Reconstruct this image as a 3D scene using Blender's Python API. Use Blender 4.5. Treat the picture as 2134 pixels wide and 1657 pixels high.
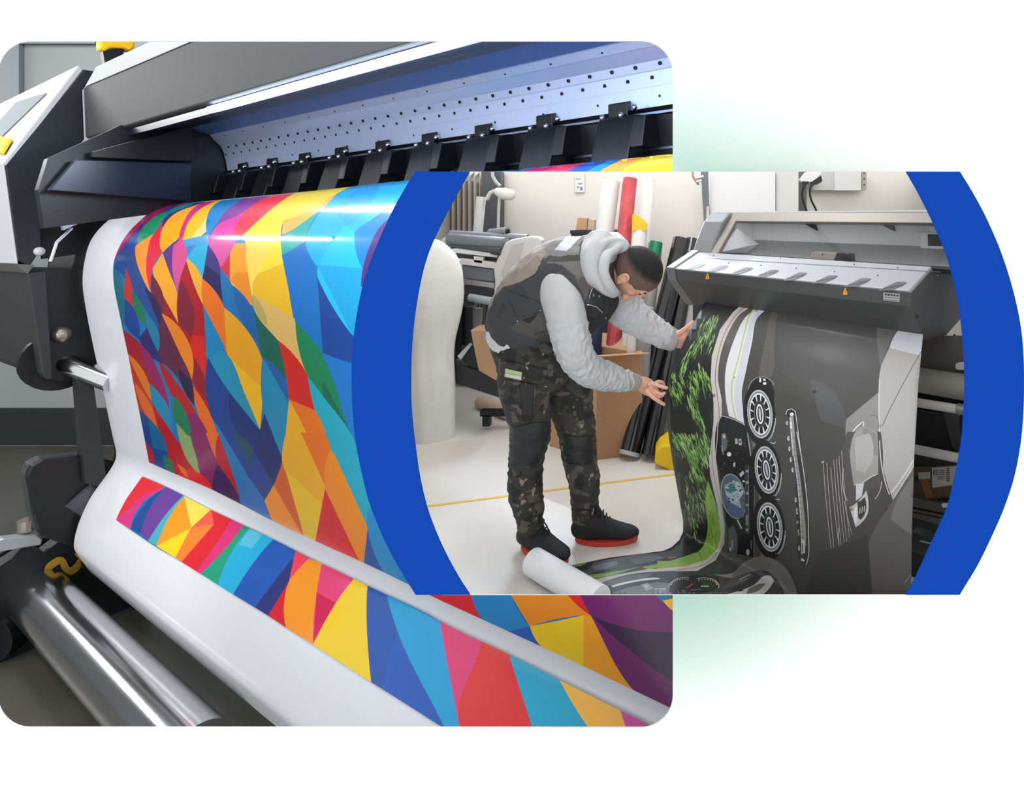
import bpy, bmesh, math, random
import numpy as np
from mathutils import Vector, Matrix, noise
from mathutils.geometry import delaunay_2d_cdt
random.seed(7)
SC = bpy.context.scene
COL = SC.collection
for _o in list(bpy.data.objects): bpy.data.objects.remove(_o)

# ---------------------------------------------------------------- camera, world, lights, exposure
FPX, CX, CY, CH = 1250.0, 1400.0, 450.0, 1.45
cam_d = bpy.data.cameras.new('camera'); cam = bpy.data.objects.new('camera', cam_d); COL.objects.link(cam)
cam.location = (0, 0, CH); cam.rotation_euler = (math.pi/2, 0, 0)
cam_d.sensor_width = 36; cam_d.lens = FPX/2134*36
cam_d.shift_x = (1067-CX)/2134; cam_d.shift_y = -(828.5-CY)/2134
cam_d.clip_end = 400; cam_d.clip_start = .05
SC.camera = cam
SC.view_settings.view_transform = 'Standard'; SC.view_settings.look = 'None'
SC.view_settings.gamma = 1; SC.view_settings.exposure = 0.2
W = bpy.data.worlds.new('world'); SC.world = W; W.use_nodes = True
W.node_tree.nodes['Background'].inputs[0].default_value = (1, 1, 1, 1)
W.node_tree.nodes['Background'].inputs[1].default_value = 1.0
SC.cycles.max_bounces = 6; SC.cycles.diffuse_bounces = 3; SC.cycles.glossy_bounces = 3

def light(name, loc, target, size, size_y, power, color=(1, 1, 1), shape='RECTANGLE'):
    d = bpy.data.lights.new(name, 'AREA'); d.shape = shape; d.size = size
    if shape == 'RECTANGLE': d.size_y = size_y
    d.energy = power; d.color = color
    o = bpy.data.objects.new(name, d); COL.objects.link(o); o.location = loc
    o.rotation_euler = (Vector(target)-Vector(loc)).to_track_quat('-Z', 'Y').to_euler()
    return o
sd = bpy.data.lights.new('sun', 'SUN'); sd.energy = 1.0; sd.angle = math.radians(25)
so = bpy.data.objects.new('sun', sd); COL.objects.link(so); so.location = (0, -5, 12)
so.rotation_euler = Vector((.12, 1, -.16)).to_track_quat('-Z', 'Y').to_euler()
light('workshop_ceiling_light', (-.2, 3.2, 3.1), (0, 3.2, 0), 1.6, .5, 26)  # unseen area light added above the open stage for brightness and direction

# ---------------------------------------------------------------- geometry helpers
O = Vector((0, 0, CH))
def ray(x, y): return Vector(((x-CX)/FPX, 1, -(y-CY)/FPX))
def P(x, y, Y): return O+ray(x, y)*Y
def onplane(x, y, p0, n):
    r = ray(x, y); return O+r*((p0-O).dot(n)/r.dot(n))
def FL(x, y, z=0.0): return P(x, y, (CH-z)*FPX/(y-CY))
def pxl(v): return (CX+v.x/v.y*FPX, CY-(v.z-CH)/v.y*FPX)
def lin(c): return tuple((v/255/12.92 if v/255 <= .04045 else ((v/255+.055)/1.055)**2.4) for v in c)
def cat(pts, n=8, closed=False):
    pts = [tuple(p) for p in pts]; m = len(pts); out = []
    rng = range(m) if closed else range(m-1)
    for i in rng:
        if closed: a, b, c, d = (pts[(i+k) % m] for k in (-1, 0, 1, 2))
        else: a, b, c, d = pts[max(i-1, 0)], pts[i], pts[i+1], pts[min(i+2, m-1)]
        for k in range(n):
            t = k/n
            out.append(tuple(.5*((2*q)+(-p+r)*t+(2*p-5*q+4*r-s)*t*t+(-p+3*q-3*r+s)*t**3) for p, q, r, s in zip(a, b, c, d)))
    if not closed: out.append(pts[-1])
    return out

# ---------------------------------------------------------------- materials
MATS = {}
def mat(name, col=(200, 200, 200), rough=.5, metal=0., coat=0., bump=0., bscale=60., emit=0., trans=0., alpha=1., attr=False, var=0., vscale=8., ior=1.45, k=1.0, stretch=(1, 1, 1), spec=.5):
    if name in MATS: return MATS[name]
    m = bpy.data.materials.new(name); m.use_nodes = True; nt = m.node_tree; b = nt.nodes['Principled BSDF']
    c = tuple(v*k for v in lin(col))+(1,)
    b.inputs['Base Color'].default_value = c
    b.inputs['Roughness'].default_value = rough; b.inputs['Metallic'].default_value = metal
    b.inputs['Coat Weight'].default_value = coat; b.inputs['Coat Roughness'].default_value = .12
    b.inputs['IOR'].default_value = ior; b.inputs['Specular IOR Level'].default_value = spec
    b.inputs['Transmission Weight'].default_value = trans; b.inputs['Alpha'].default_value = alpha
    tc = nt.nodes.new('ShaderNodeTexCoord'); mp = nt.nodes.new('ShaderNodeMapping'); mp.inputs['Scale'].default_value = stretch
    nt.links.new(tc.outputs['Object'], mp.inputs[0])
    src = None
    if attr:
        a = nt.nodes.new('ShaderNodeAttribute'); a.attribute_name = 'pigment'; src = a.outputs['Color']
        g = nt.nodes.new('ShaderNodeMix'); g.data_type = 'RGBA'; g.blend_type = 'MULTIPLY'; g.inputs[0].default_value = 1
        nt.links.new(src, g.inputs[6]); g.inputs[7].default_value = (k, k, k, 1); src = g.outputs[2]
        nt.links.new(src, b.inputs['Base Color'])
    if var:
        n = nt.nodes.new('ShaderNodeTexNoise'); n.inputs['Scale'].default_value = vscale; n.inputs['Detail'].default_value = 5
        nt.links.new(mp.outputs[0], n.inputs['Vector'])
        mr = nt.nodes.new('ShaderNodeMapRange'); mr.inputs[1].default_value = .3; mr.inputs[2].default_value = .7
        mr.inputs[3].default_value = 1-var; mr.inputs[4].default_value = 1+var*.6
        nt.links.new(n.outputs['Fac'], mr.inputs[0])
        x = nt.nodes.new('ShaderNodeMix'); x.data_type = 'RGBA'; x.blend_type = 'MULTIPLY'; x.inputs[0].default_value = 1
        if src: nt.links.new(src, x.inputs[6])
        else: x.inputs[6].default_value = c
        nt.links.new(mr.outputs[0], x.inputs[7]); nt.links.new(x.outputs[2], b.inputs['Base Color'])
    if bump:
        n = nt.nodes.new('ShaderNodeTexNoise'); n.inputs['Scale'].default_value = bscale; n.inputs['Detail'].default_value = 4
        nt.links.new(mp.outputs[0], n.inputs['Vector'])
        bp = nt.nodes.new('ShaderNodeBump'); bp.inputs['Strength'].default_value = bump; bp.inputs['Distance'].default_value = .01
        nt.links.new(n.outputs['Fac'], bp.inputs['Height']); nt.links.new(bp.outputs[0], b.inputs['Normal'])
    if emit:
        b.inputs['Emission Color'].default_value = c; b.inputs['Emission Strength'].default_value = emit
    MATS[name] = m; return m
K = .92    # surfaces are lit a little above unity

# ---------------------------------------------------------------- mesh builder
def wloc(o):
    v = Vector((0, 0, 0))
    while o: v = v+o.location; o = o.parent
    return v
class MB:
    def __init__(s): s.v = []; s.f = []; s.m = []; s.mi = 0
    def add(s, vs, fs):
        n = len(s.v); s.v += [Vector(q) for q in vs]; s.f += [tuple(i+n for i in f) for f in fs]; s.m += [s.mi]*len(fs); return s
    def prism(s, prof, vec, cap=True):
        """polygon prof (3D points) swept by vec, or towards a second polygon of the same length"""
        n = len(prof); b = [Vector(p)+Vector(vec) for p in prof] if not isinstance(vec, list) else [Vector(p) for p in vec]
        fs = [(i, (i+1) % n, n+(i+1) % n, n+i) for i in range(n)]
        if cap: fs += [tuple(range(n))[::-1], tuple(range(n, 2*n))]
        return s.add([Vector(p) for p in prof]+b, fs)
    def box(s, c, size, rz=0., rx=0., ry=0.):
        R = Matrix.Rotation(rz, 3, 'Z') @ Matrix.Rotation(ry, 3, 'Y') @ Matrix.Rotation(rx, 3, 'X'); h = Vector(size)/2
        vs = [Vector(c)+R @ Vector((sx*h.x, sy*h.y, sz*h.z)) for sx in (-1, 1) for sy in (-1, 1) for sz in (-1, 1)]
        return s.add(vs, [(0, 1, 3, 2), (4, 6, 7, 5), (0, 4, 5, 1), (2, 3, 7, 6), (0, 2, 6, 4), (1, 5, 7, 3)])
    def tube(s, pts, rs, seg=20, cap=True):
        """round tube through 3D points; rs a radius or a list"""
        pts = [Vector(p) for p in pts]; n = len(pts)
        if not isinstance(rs, (list, tuple)): rs = [rs]*n
        ref = None; vs = []
        for i, p in enumerate(pts):
            t = (pts[min(i+1, n-1)]-pts[max(i-1, 0)])
            t = t.normalized() if t.length > 1e-9 else Vector((0, 0, 1))
            if ref is None: ref = Vector((0, 0, 1)) if abs(t.z) < .9 else Vector((1, 0, 0))
            a = (ref-t*ref.dot(t)).normalized(); b = t.cross(a); ref = a
            for k in range(seg):
                th = 2*math.pi*k/seg; vs.append(p+(a*math.cos(th)+b*math.sin(th))*rs[i])
        fs = [(i*seg+k, i*seg+(k+1) % seg, (i+1)*seg+(k+1) % seg, (i+1)*seg+k) for i in range(n-1) for k in range(seg)]
        if cap: fs += [tuple(range(seg))[::-1], tuple((n-1)*seg+k for k in range(seg))]
        return s.add(vs, fs)
    def etube(s, rings, up=Vector((0, 1, 0)), seg=28, sub=6, cap=True):
        """elliptic loft: rings of (x,y,z, r_across, r_up)"""
        R = cat(rings, sub) if sub > 1 else rings; n = len(R); vs = []
        R2 = []
        for i, q in enumerate(R): R2.append((Vector(q[:3]), q[3], q[4]))
        if cap:   # rounded ends
            def endc(a, b):
                t = (a[0]-b[0]).normalized(); r = min(a[1], a[2]); return [(a[0]+t*r*math.sin(w)*.7, a[1]*math.cos(w), a[2]*math.cos(w)) for w in (.5, 1., 1.35)]
            R2 = endc(R2[0], R2[1])[::-1]+R2+endc(R2[-1], R2[-2])
        n = len(R2)
        for i, (p, ra, ru) in enumerate(R2):
            t = (R2[min(i+1, n-1)][0]-R2[max(i-1, 0)][0]).normalized()
            u = (up-t*up.dot(t)).normalized(); w = t.cross(u)
            for k in range(seg):
                th = 2*math.pi*k/seg; vs.append(p+w*math.cos(th)*ra+u*math.sin(th)*ru)
        fs = [(i*seg+k, i*seg+(k+1) % seg, (i+1)*seg+(k+1) % seg, (i+1)*seg+k) for i in range(n-1) for k in range(seg)]
        fs += [tuple(range(seg))[::-1], tuple((n-1)*seg+k for k in range(seg))]
        return s.add(vs, fs)
    def ball(s, c, r, M=None, nu=20, nv=14):
        r = Vector(r) if not isinstance(r, (int, float)) else Vector((r, r, r)); vs = []
        for j in range(1, nv):
            for i in range(nu):
                a, b = 2*math.pi*i/nu, math.pi*j/nv
                q = Vector((r.x*math.sin(b)*math.cos(a), r.y*math.sin(b)*math.sin(a), r.z*math.cos(b)))
                vs.append(Vector(c)+(M @ q if M else q))
        top = len(vs); q = Vector((0, 0, r.z)); vs += [Vector(c)+(M @ q if M else q), Vector(c)-(M @ q if M else q)]
        fs = [(j*nu+i, (j+1)*nu+i, (j+1)*nu+(i+1) % nu, j*nu+(i+1) % nu) for j in range(nv-2) for i in range(nu)]
        fs += [(top, i, (i+1) % nu) for i in range(nu)]+[(top+1, (nv-2)*nu+(i+1) % nu, (nv-2)*nu+i) for i in range(nu)]
        return s.add(vs, fs)
    def build(s, name, m, parent=None, smooth=False, bevel=0., recalc=True, solid=0., clip=False, sub=0, angle=40):
        me = bpy.data.meshes.new(name); base = wloc(parent) if parent else Vector((0, 0, 0))
        if parent is None:
            lo = Vector((min(v.x for v in s.v), min(v.y for v in s.v), min(v.z for v in s.v))); hi = Vector((max(v.x for v in s.v), max(v.y for v in s.v), 0))
            base = Vector(((lo.x+hi.x)/2, (lo.y+hi.y)/2, lo.z))
        me.from_pydata([v-base for v in s.v], [], s.f)
        ms = m if isinstance(m, list) else [m]
        for q in ms: me.materials.append(q)
        if len(ms) > 1: me.polygons.foreach_set('material_index', s.m)
        o = bpy.data.objects.new(name, me); COL.objects.link(o)
        if parent: o.parent = parent
        else: o.location = base
        bm = bmesh.new(); bm.from_mesh(me)
        if recalc: bmesh.ops.recalc_face_normals(bm, faces=bm.faces)
        if clip:
            nrm = Vector((0, (1239.2-CY)/FPX, 1)).normalized()   # the sloping sill plane of the display box
            r = bmesh.ops.bisect_plane(bm, geom=bm.verts[:]+bm.edges[:]+bm.faces[:], dist=1e-5, plane_co=O-base, plane_no=nrm, clear_inner=True)
            ed = [e for e in r['geom_cut'] if isinstance(e, bmesh.types.BMEdge)]
            if ed:
                try: bmesh.ops.holes_fill(bm, edges=ed)
                except Exception: pass
        bm.to_mesh(me); bm.free()
        if smooth:
            for p in me.polygons: p.use_smooth = True
            try: me.set_sharp_from_angle(angle=math.radians(angle))
            except Exception: pass
        if bevel:
            b = o.modifiers.new('bevel', 'BEVEL'); b.width = bevel; b.segments = 2; b.limit_method = 'ANGLE'; b.angle_limit = math.radians(35)
        if solid: q = o.modifiers.new('solid', 'SOLIDIFY'); q.thickness = solid; q.offset = 0
        if sub: q = o.modifiers.new('sub', 'SUBSURF'); q.levels = q.render_levels = sub
        return o
def tag(o, label=None, cat_=None, group=None, kind=None):
    if label: o['label'] = label
    if cat_: o['category'] = cat_
    if group: o['group'] = group
    if kind: o['kind'] = kind
    return o
def thing(name, loc, label, cat_, group=None):
    o = bpy.data.objects.new(name, None); COL.objects.link(o); o.location = loc; o.empty_display_size = .05
    return tag(o, label, cat_, group)
def struct(o): o['kind'] = 'structure'; return o
def copy_tree(o, parent=None, off=Vector((0, 0, 0))):
    c = o.copy(); COL.objects.link(c); c.parent = parent if parent else None; c.location = o.location+off
    for ch in list(o.children): copy_tree(ch, c)
    return c

# ---------------------------------------------------------------- 2D artwork -> triangles on a surface
def inpoly(px, py, poly):
    x = np.array([p[0] for p in poly]); y = np.array([p[1] for p in poly]); r = np.zeros(px.shape, bool); j = len(poly)-1
    for i in range(len(poly)):
        c = ((y[i] > py) != (y[j] > py))
        if c.any():
            xx = (x[j]-x[i])*(py-y[i])/((y[j]-y[i]) if y[j] != y[i] else 1e-9)+x[i]
            r ^= c & (px < xx)
        j = i
    return r
def stroke(pts, w):
    """open polyline thickened into a polygon"""
    L = []; R = []
    n = len(pts)
    for i in range(n):
        a = pts[max(i-1, 0)]; b = pts[min(i+1, n-1)]; dx, dy = b[0]-a[0], b[1]-a[1]; l = math.hypot(dx, dy) or 1
        ww = w[i] if isinstance(w, (list, tuple)) else w
        nx, ny = -dy/l*ww/2, dx/l*ww/2
        L.append((pts[i][0]+nx, pts[i][1]+ny)); R.append((pts[i][0]-nx, pts[i][1]-ny))
    return L+R[::-1]
def ell(cx, cy, rx, ry, rot=0, n=28, a0=0, a1=360):
    r = math.radians(rot); out = []
    for i in range(n+(0 if a1-a0 == 360 else 1)):
        t = math.radians(a0+(a1-a0)*i/n); x, y = rx*math.cos(t), ry*math.sin(t)
        out.append((cx+x*math.cos(r)-y*math.sin(r), cy+x*math.sin(r)+y*math.cos(r)))
    return out
def triangulate(outline, polys, step, grid, top=None):
    """constrained Delaunay of outline+polys (2D). polys: list of (points, colour). returns verts, tris, colours"""
    V = []; E = []
    def addp(poly):
        pts = []
        m = len(poly)
        for i in range(m):
            a, b = poly[i], poly[(i+1) % m]; l = math.hypot(b[0]-a[0], b[1]-a[1]); k = max(1, int(l/step))
            for q in range(k): pts.append((a[0]+(b[0]-a[0])*q/k, a[1]+(b[1]-a[1])*q/k))
        n0 = len(V); V.extend(pts); E.extend([(n0+i, n0+(i+1) % len(pts)) for i in range(len(pts))])
    addp(outline)
    for p, c in polys: addp(p)
    xs = [p[0] for p in outline]; ys = [p[1] for p in outline]
    gx, gy = np.meshgrid(np.arange(min(xs)+grid*.37, max(xs), grid), np.arange(min(ys)+grid*.41, max(ys), grid))
    gx, gy = gx.ravel(), gy.ravel(); ok = inpoly(gx, gy, outline)
    V.extend([(float(a), float(b)) for a, b in zip(gx[ok], gy[ok])])
    if top:
        gx, gy = np.meshgrid(np.arange(min(xs)+3.3, max(xs), top[2]*1.6), np.arange(min(ys)+.41, top[1], top[2])); gx, gy = gx.ravel(), gy.ravel(); ok = inpoly(gx, gy, outline)
        V.extend([(float(a), float(b)) for a, b in zip(gx[ok], gy[ok])])
    r = delaunay_2d_cdt([Vector(v) for v in V], E, [], 0, 1e-3)
    v = np.array([(q[0], q[1]) for q in r[0]]); t = np.array([f for f in r[2] if len(f) == 3], int)
    c = v[t].mean(axis=1); keep = inpoly(c[:, 0], c[:, 1], outline)
    t = t[keep]; c = c[keep]
    colr = np.zeros((len(t), 3)); colr[:] = -1
    for p, cc in polys:
        x0, x1 = min(q[0] for q in p), max(q[0] for q in p); y0, y1 = min(q[1] for q in p), max(q[1] for q in p)
        cand = np.nonzero((c[:, 0] >= x0) & (c[:, 0] <= x1) & (c[:, 1] >= y0) & (c[:, 1] <= y1))[0]
        if len(cand) == 0: continue
        s = inpoly(c[cand, 0], c[cand, 1], p); colr[cand[s]] = lin(cc)
    return v, t, colr
def zc(poly, ox, oy, s): return [(ox+x/s, oy+y/s) for x, y in poly]

class Extruded:
    """profile polyline swept along a horizontal-ish axis; pixels can be dropped on it"""
    def __init__(s, u, p0, prof3):
        s.u = u.normalized(); s.p0 = p0; s.e1 = s.u.cross(Vector((0, 0, 1))).normalized(); s.e2 = s.e1.cross(s.u).normalized()
        if s.e2.z < 0: s.e2 = -s.e2
        s.pr = np.array([s.to2(p) for p in prof3]); s.o2 = np.array(s.to2(O))
        s.arc = np.concatenate([[0], np.cumsum(np.hypot(*np.diff(s.pr, axis=0).T))])
    def to2(s, p): q = Vector(p)-s.p0; return (q.dot(s.e1), q.dot(s.e2))
    def to3(s, q, tau=0): return s.p0+s.e1*q[0]+s.e2*q[1]+s.u*tau
    def hit(s, x, y):
        r = ray(x, y); d = np.array((r.dot(s.e1), r.dot(s.e2))); a = s.pr[:-1]; b = s.pr[1:]; e = b-a
        w = a-s.o2; den = d[0]*e[:, 1]-d[1]*e[:, 0]; den = np.where(abs(den) < 1e-12, 1e-12, den)
        t = (w[:, 0]*e[:, 1]-w[:, 1]*e[:, 0])/den; q = (w[:, 0]*d[1]-w[:, 1]*d[0])/den
        ok = (q >= -1e-6) & (q <= 1+1e-6) & (t > 0)
        if not ok.any(): return None
        i = np.nonzero(ok)[0][np.argmin(t[ok])]
        tang = e[i]/np.hypot(*e[i]); nrm = s.e1*tang[1]-s.e2*tang[0]
        if nrm.dot(r) > 0: nrm = -nrm
        # blend normals along the profile
        return O+r*float(t[i]), nrm, float(t[i])
    def mesh(s, t0, t1, n, off=0.):
        vs = []; fs = []; m = len(s.pr)
        for i in range(n+1):
            for q in s.pr: vs.append(s.to3(q, t0+(t1-t0)*i/n))
        for i in range(n):
            for k in range(m-1): fs.append((i*m+k, i*m+k+1, (i+1)*m+k+1, (i+1)*m+k))
        return vs, fs
def resample(prof, n):
    prof = np.array([tuple(p) for p in prof]); d = np.concatenate([[0], np.cumsum(np.linalg.norm(np.diff(prof, axis=0), axis=1))])
    t = np.linspace(0, d[-1], n); return [Vector([float(np.interp(q, d, prof[:, k])) for k in range(3)]) for q in t]
# ================================================================ the white page wall and the blue arcs
YW = 5.3
rr = 64; X1, Y0_, Y1_ = 1402, 86.5, 1515.5
def rrect(x0, y0, x1, y1, r, n=14):
    out = []
    for cx, cy, a in ((x1-r, y0+r, -90), (x1-r, y1-r, 0), (x0+r, y1-r, 90), (x0+r, y0+r, 180)):
        for i in range(n+1):
            t = math.radians(a+90*i/n); out.append((cx+r*math.cos(t), cy+r*math.sin(t)))
    return out
hole = rrect(-5, Y0_, X1, Y1_, rr+2)
outer = [(-900, -500), (2900, -500), (2900, 2200), (-900, 2200)]
r_ = delaunay_2d_cdt([Vector(p) for p in outer+hole], [(i, (i+1) % 4) for i in range(4)]+[(4+i, 4+(i+1) % len(hole)) for i in range(len(hole))], [], 0, 1e-4)
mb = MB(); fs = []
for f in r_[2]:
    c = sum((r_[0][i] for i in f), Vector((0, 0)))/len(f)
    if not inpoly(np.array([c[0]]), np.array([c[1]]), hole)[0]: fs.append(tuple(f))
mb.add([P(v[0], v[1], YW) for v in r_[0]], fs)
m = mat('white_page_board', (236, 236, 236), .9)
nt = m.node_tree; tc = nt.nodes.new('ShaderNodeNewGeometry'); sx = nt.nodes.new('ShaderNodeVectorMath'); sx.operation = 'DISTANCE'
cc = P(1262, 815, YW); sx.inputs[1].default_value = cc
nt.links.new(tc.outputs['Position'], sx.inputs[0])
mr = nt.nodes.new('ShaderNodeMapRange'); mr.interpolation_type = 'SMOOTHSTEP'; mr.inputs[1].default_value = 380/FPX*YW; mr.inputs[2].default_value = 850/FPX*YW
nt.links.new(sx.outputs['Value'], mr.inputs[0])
mx = nt.nodes.new('ShaderNodeMix'); mx.data_type = 'RGBA'; mx.inputs[6].default_value = (.31, .50, .43, 1); mx.inputs[7].default_value = (.84, .84, .84, 1)  # soft green glow painted into the board's base colour, fading outward
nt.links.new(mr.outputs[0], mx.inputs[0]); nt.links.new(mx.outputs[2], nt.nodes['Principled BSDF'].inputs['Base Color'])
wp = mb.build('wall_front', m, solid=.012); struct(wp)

inL = [(979, 357.5), (956, 398), (922, 462), (892, 529), (873, 603), (859.5, 700), (856, 790), (858, 861), (866, 935), (876, 1000), (893, 1068), (922, 1140), (955, 1202), (979.5, 1240)]
outL = [(865, 357.5), (840, 399), (816, 443), (786, 509), (757, 590), (738, 693), (732.5, 795), (739.5, 910), (757, 1000), (771, 1052), (797, 1117), (822, 1167), (844, 1204), (866, 1240)]
inR = [(1888, 357.5), (1915, 405), (1947, 470), (1975, 540), (1996, 625), (2007, 712), (2010.5, 800), (2006, 895), (1996, 965), (1976, 1052), (1956, 1100), (1933, 1150), (1905, 1210), (1888, 1240)]
outR = [(2000.5, 357.5), (2026, 399), (2056, 455), (2088, 530), (2114, 615), (2130, 700), (2134.5, 798), (2130, 900), (2116, 985), (2094, 1055), (2066, 1120), (2038, 1177), (2014, 1217), (2000, 1240)]
YR = 1.5
blue = mat('blue_arc_paint', (22, 72, 176), .9, k=.72, spec=.0)
for a, b, lab in ((outL, inL, 'blue curved band on the left, hollow side facing the worker scene'), (inR, outR, 'blue curved band on the right, beside the grey printer')):
    A = cat(a, 6); B = cat(b, 6)
    mb = MB(); n = len(A); vs = [P(x, y, YR) for x, y in A]+[P(x, y, YR) for x, y in B]
    vs += [v+Vector((0, .003, 0)) for v in vs]
    fs = [(i, i+1, n+i+1, n+i) for i in range(n-1)]+[(2*n+i, 3*n+i, 3*n+i+1, 2*n+i+1) for i in range(n-1)]
    fs += [(i, 2*n+i, 2*n+i+1, i+1) for i in range(n-1)]+[(n+i, n+i+1, 3*n+i+1, 3*n+i) for i in range(n-1)]+[(0, n, 3*n, 2*n), (n-1, 3*n-1, 4*n-1, 2*n-1)]
    mb.add(vs, fs); o = mb.build('blue_arc_panel', blue); tag(o, lab, 'panel')

# the display box behind the arcs: side walls flare back to the rear wall
def mid(a, b, w=.5): return [((p[0]*(1-w)+q[0]*w), (p[1]*(1-w)+q[1]*w)) for p, q in zip(cat(a, 6), cat(b, 6))]
mL, mR = mid(outL, inL), mid(inR, outR)
YB = 5.2
white = mat('white_board', (232, 231, 228), .85, k=K)
for nm, c, w in (('wall_left', mL, -1), ('wall_right', mR, 1)):
    mb = MB(); n = len(c); vs = []
    for dx in (0, w*5):
        for Y in (YR+.004, YB+.02): vs += [P(x+dx, y if y < 1238 else 1238, Y) for x, y in c]
    fs = [(i, i+1, n+i+1, n+i) for i in range(n-1)]+[(2*n+i, 3*n+i, 3*n+i+1, 2*n+i+1) for i in range(n-1)]
    fs += [(i, 2*n+i, 2*n+i+1, i+1) for i in range(n-1)]+[(n+i, n+i+1, 3*n+i+1, 3*n+i) for i in range(n-1)]
    mb.add(vs, fs); struct(mb.build(nm, white, smooth=True))
def clipx(y): # left and right limits of the room at a pixel row
    ys = [p[1] for p in mL]; return float(np.interp(y, ys, [p[0] for p in mL])), float(np.interp(y, ys, [p[0] for p in mR]))
# floor
yb = CY+CH*FPX/YB
rows = list(np.linspace(yb, 1239.3, 40)); mb = MB(); vs = []
for y in rows:
    a, b = clipx(y); vs += [FL(a, y), FL(b, y)]
mb.add(vs, [(2*i, 2*i+2, 2*i+3, 2*i+1) for i in range(len(rows)-1)])
flm = mat('workshop_floor', (224, 219, 211), .38, k=.98, var=.07, vscale=2.2, bump=.03, bscale=30)
struct(mb.build('floor', flm, recalc=False))
# back wall
rows = list(np.linspace(357.6, yb+.5, 40)); mb = MB(); vs = []
for y in rows:
    a, b = clipx(y); vs += [P(a, y, YB), P(b, y, YB)]
n = len(vs); vs += [v+Vector((0, .03, 0)) for v in vs]
mb.add(vs, [(2*i, 2*i+2, 2*i+3, 2*i+1) for i in range(len(rows)-1)]+[(n+2*i, n+2*i+1, n+2*i+3, n+2*i+2) for i in range(len(rows)-1)])
wallm = mat('painted_wall', (226, 221, 213), .8, k=.92, var=.03, vscale=1.2)
struct(mb.build('wall_back', wallm))
# sill
mb = MB(); a, b = 866+55, 2000-55
mb.add([P(a, 1239.6, YR+.004), P(b, 1239.6, YR+.004), P(b, 1239.6, 2.294), P(a, 1239.6, 2.294)], [(0, 1, 2, 3)])
struct(mb.build('trim_1', white, solid=.0015))
# ================================================================ printing hall seen through the big rounded opening
YL = 15.5; VA = (-620., 520.)
aA = Vector(((VA[0]-CX)/FPX, 1, -(VA[1]-CY)/FPX)).normalized(); uA = -aA
GA = P(172, 590, YL)
def tauA(x): return (YL-YL*792/(x+620))/aA.y
def LA(px, py, x0=172): return onplane(px, py, GA+uA*tauA(x0), aA)
def LAs(pts, x0=172): return [LA(x, y, x0) for x, y in pts]
def span(x0, x1): return uA*(tauA(x1)-tauA(x0))
ZA = -9.3; YWA = 28.
blackp = mat('black_machine_plastic', (11, 13, 18), .4, k=K, bump=.02)
navy = mat('navy_machine_plastic', (14, 24, 46), .3, k=K)
greyp = mat('charcoal_painted_steel', (57, 61, 63), .55, k=.9, bump=.02, bscale=40)
lightp = mat('light_machine_cover', (214, 217, 222), .5, k=.74)
chrome = mat('polished_steel', (205, 205, 208), .16, metal=1.)
brush = mat('brushed_aluminium', (190, 205, 236), .34, metal=.55, stretch=(1, 1, 1))
yel = mat('yellow_plastic', (245, 190, 15), .45, k=K)
led = mat('led_strip_light', (225, 238, 255), .5, emit=9)
# shell of the hall
mb = MB(); mb.add([Vector((-45, 5.6, ZA)), Vector((14, 5.6, ZA)), Vector((14, YWA, ZA)), Vector((-45, YWA, ZA))], [(0, 1, 2, 3)])
o = mb.build('floor_hall', mat('hall_floor', (112, 111, 100), .35, var=.2, vscale=.5, k=.5), solid=.02); o.name = 'floor_2'; struct(o)
mb = MB(); mb.add([Vector((-45, YWA, ZA)), Vector((14, YWA, ZA)), Vector((14, YWA, 14)), Vector((-45, YWA, 14))], [(0, 1, 2, 3)])
o = mb.build('wall_back_2', mat('hall_wall', (176, 184, 186), .7, k=.5), solid=.03); struct(o)
mb = MB(); mb.box((-15, YWA-.1, ZA+.95), (59, .14, 1.7)); struct(mb.build('baseboard_back', mat('dark_skirting', (28, 30, 34), .5)))
for i, (x0, x1, y0, y1) in enumerate(((26, 44, 60, 230), (44, 202, 78, 92))):
    a = P(x0, y1, YWA-.15); b = P(x1, y0, YWA-.15); mb = MB(); mb.box((a+b)/2, (b.x-a.x, .2, b.z-a.z)); struct(mb.build('trim_%d' % (i+2), mat('wall_frame_steel', (118, 128, 132), .6)))

pr = thing('wide_format_printer', LA(172, 590)*1.0, 'huge black wide-format printer printing the colourful mosaic banner', 'printer')
pr.location = Vector((LA(120, 1380).x, LA(120, 1380).y, ZA))
XE = 1470
# cover beam
mb = MB(); mb.prism(LAs([(174, 183), (178, 287), (187, 290), (262, 282), (262, 172)]), span(172, XE)); mb.build('hood_cover', greyp, pr, bevel=.03)
mb = MB(); mb.prism(LAs([(176, 181), (262, 172), (262, 120), (200, 139)], 176), span(176, XE)); mb.build('top_cover', mat('pale_grey_cover', (190, 195, 195), .6, k=.62), pr, bevel=.03)
S7 = 700
def back(pts, x0=252): # profile given in the plane of x=700 slid back to plane x0
    v = uA*(tauA(x0)-tauA(S7)); return [p+v for p in LAs(pts, S7)]
def ext(pts, name, m, x0=252, x1=XE, **k):
    mb = MB(); mb.prism(back(pts, x0), span(x0, x1)); return mb.build(name, m, pr, **k)
mb = MB(); mb.prism(back([(703, 146), (706, 158), (716, 161), (716, 146)], 425), span(425, XE)); mb.build('light_strip', led, pr)
ext([(716, 163), (800, 152), (840, 156), (840, 118), (716, 118)], 'hood_underside', navy, 200)
ext([(842, 152), (901, 176), (901, 140), (850, 120)], 'rear_panel', mat('blue_grey_steel', (95, 125, 180), .35, metal=.6))
ra = [(901, 178), (909, 192), (910, 193), (925, 213), (930, 227), (931, 229), (935, 253), (936, 253), (940, 286), (990, 286), (990, 160), (901, 160)]
mb = MB(); mb.prism(back(ra), span(252, XE))
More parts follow.
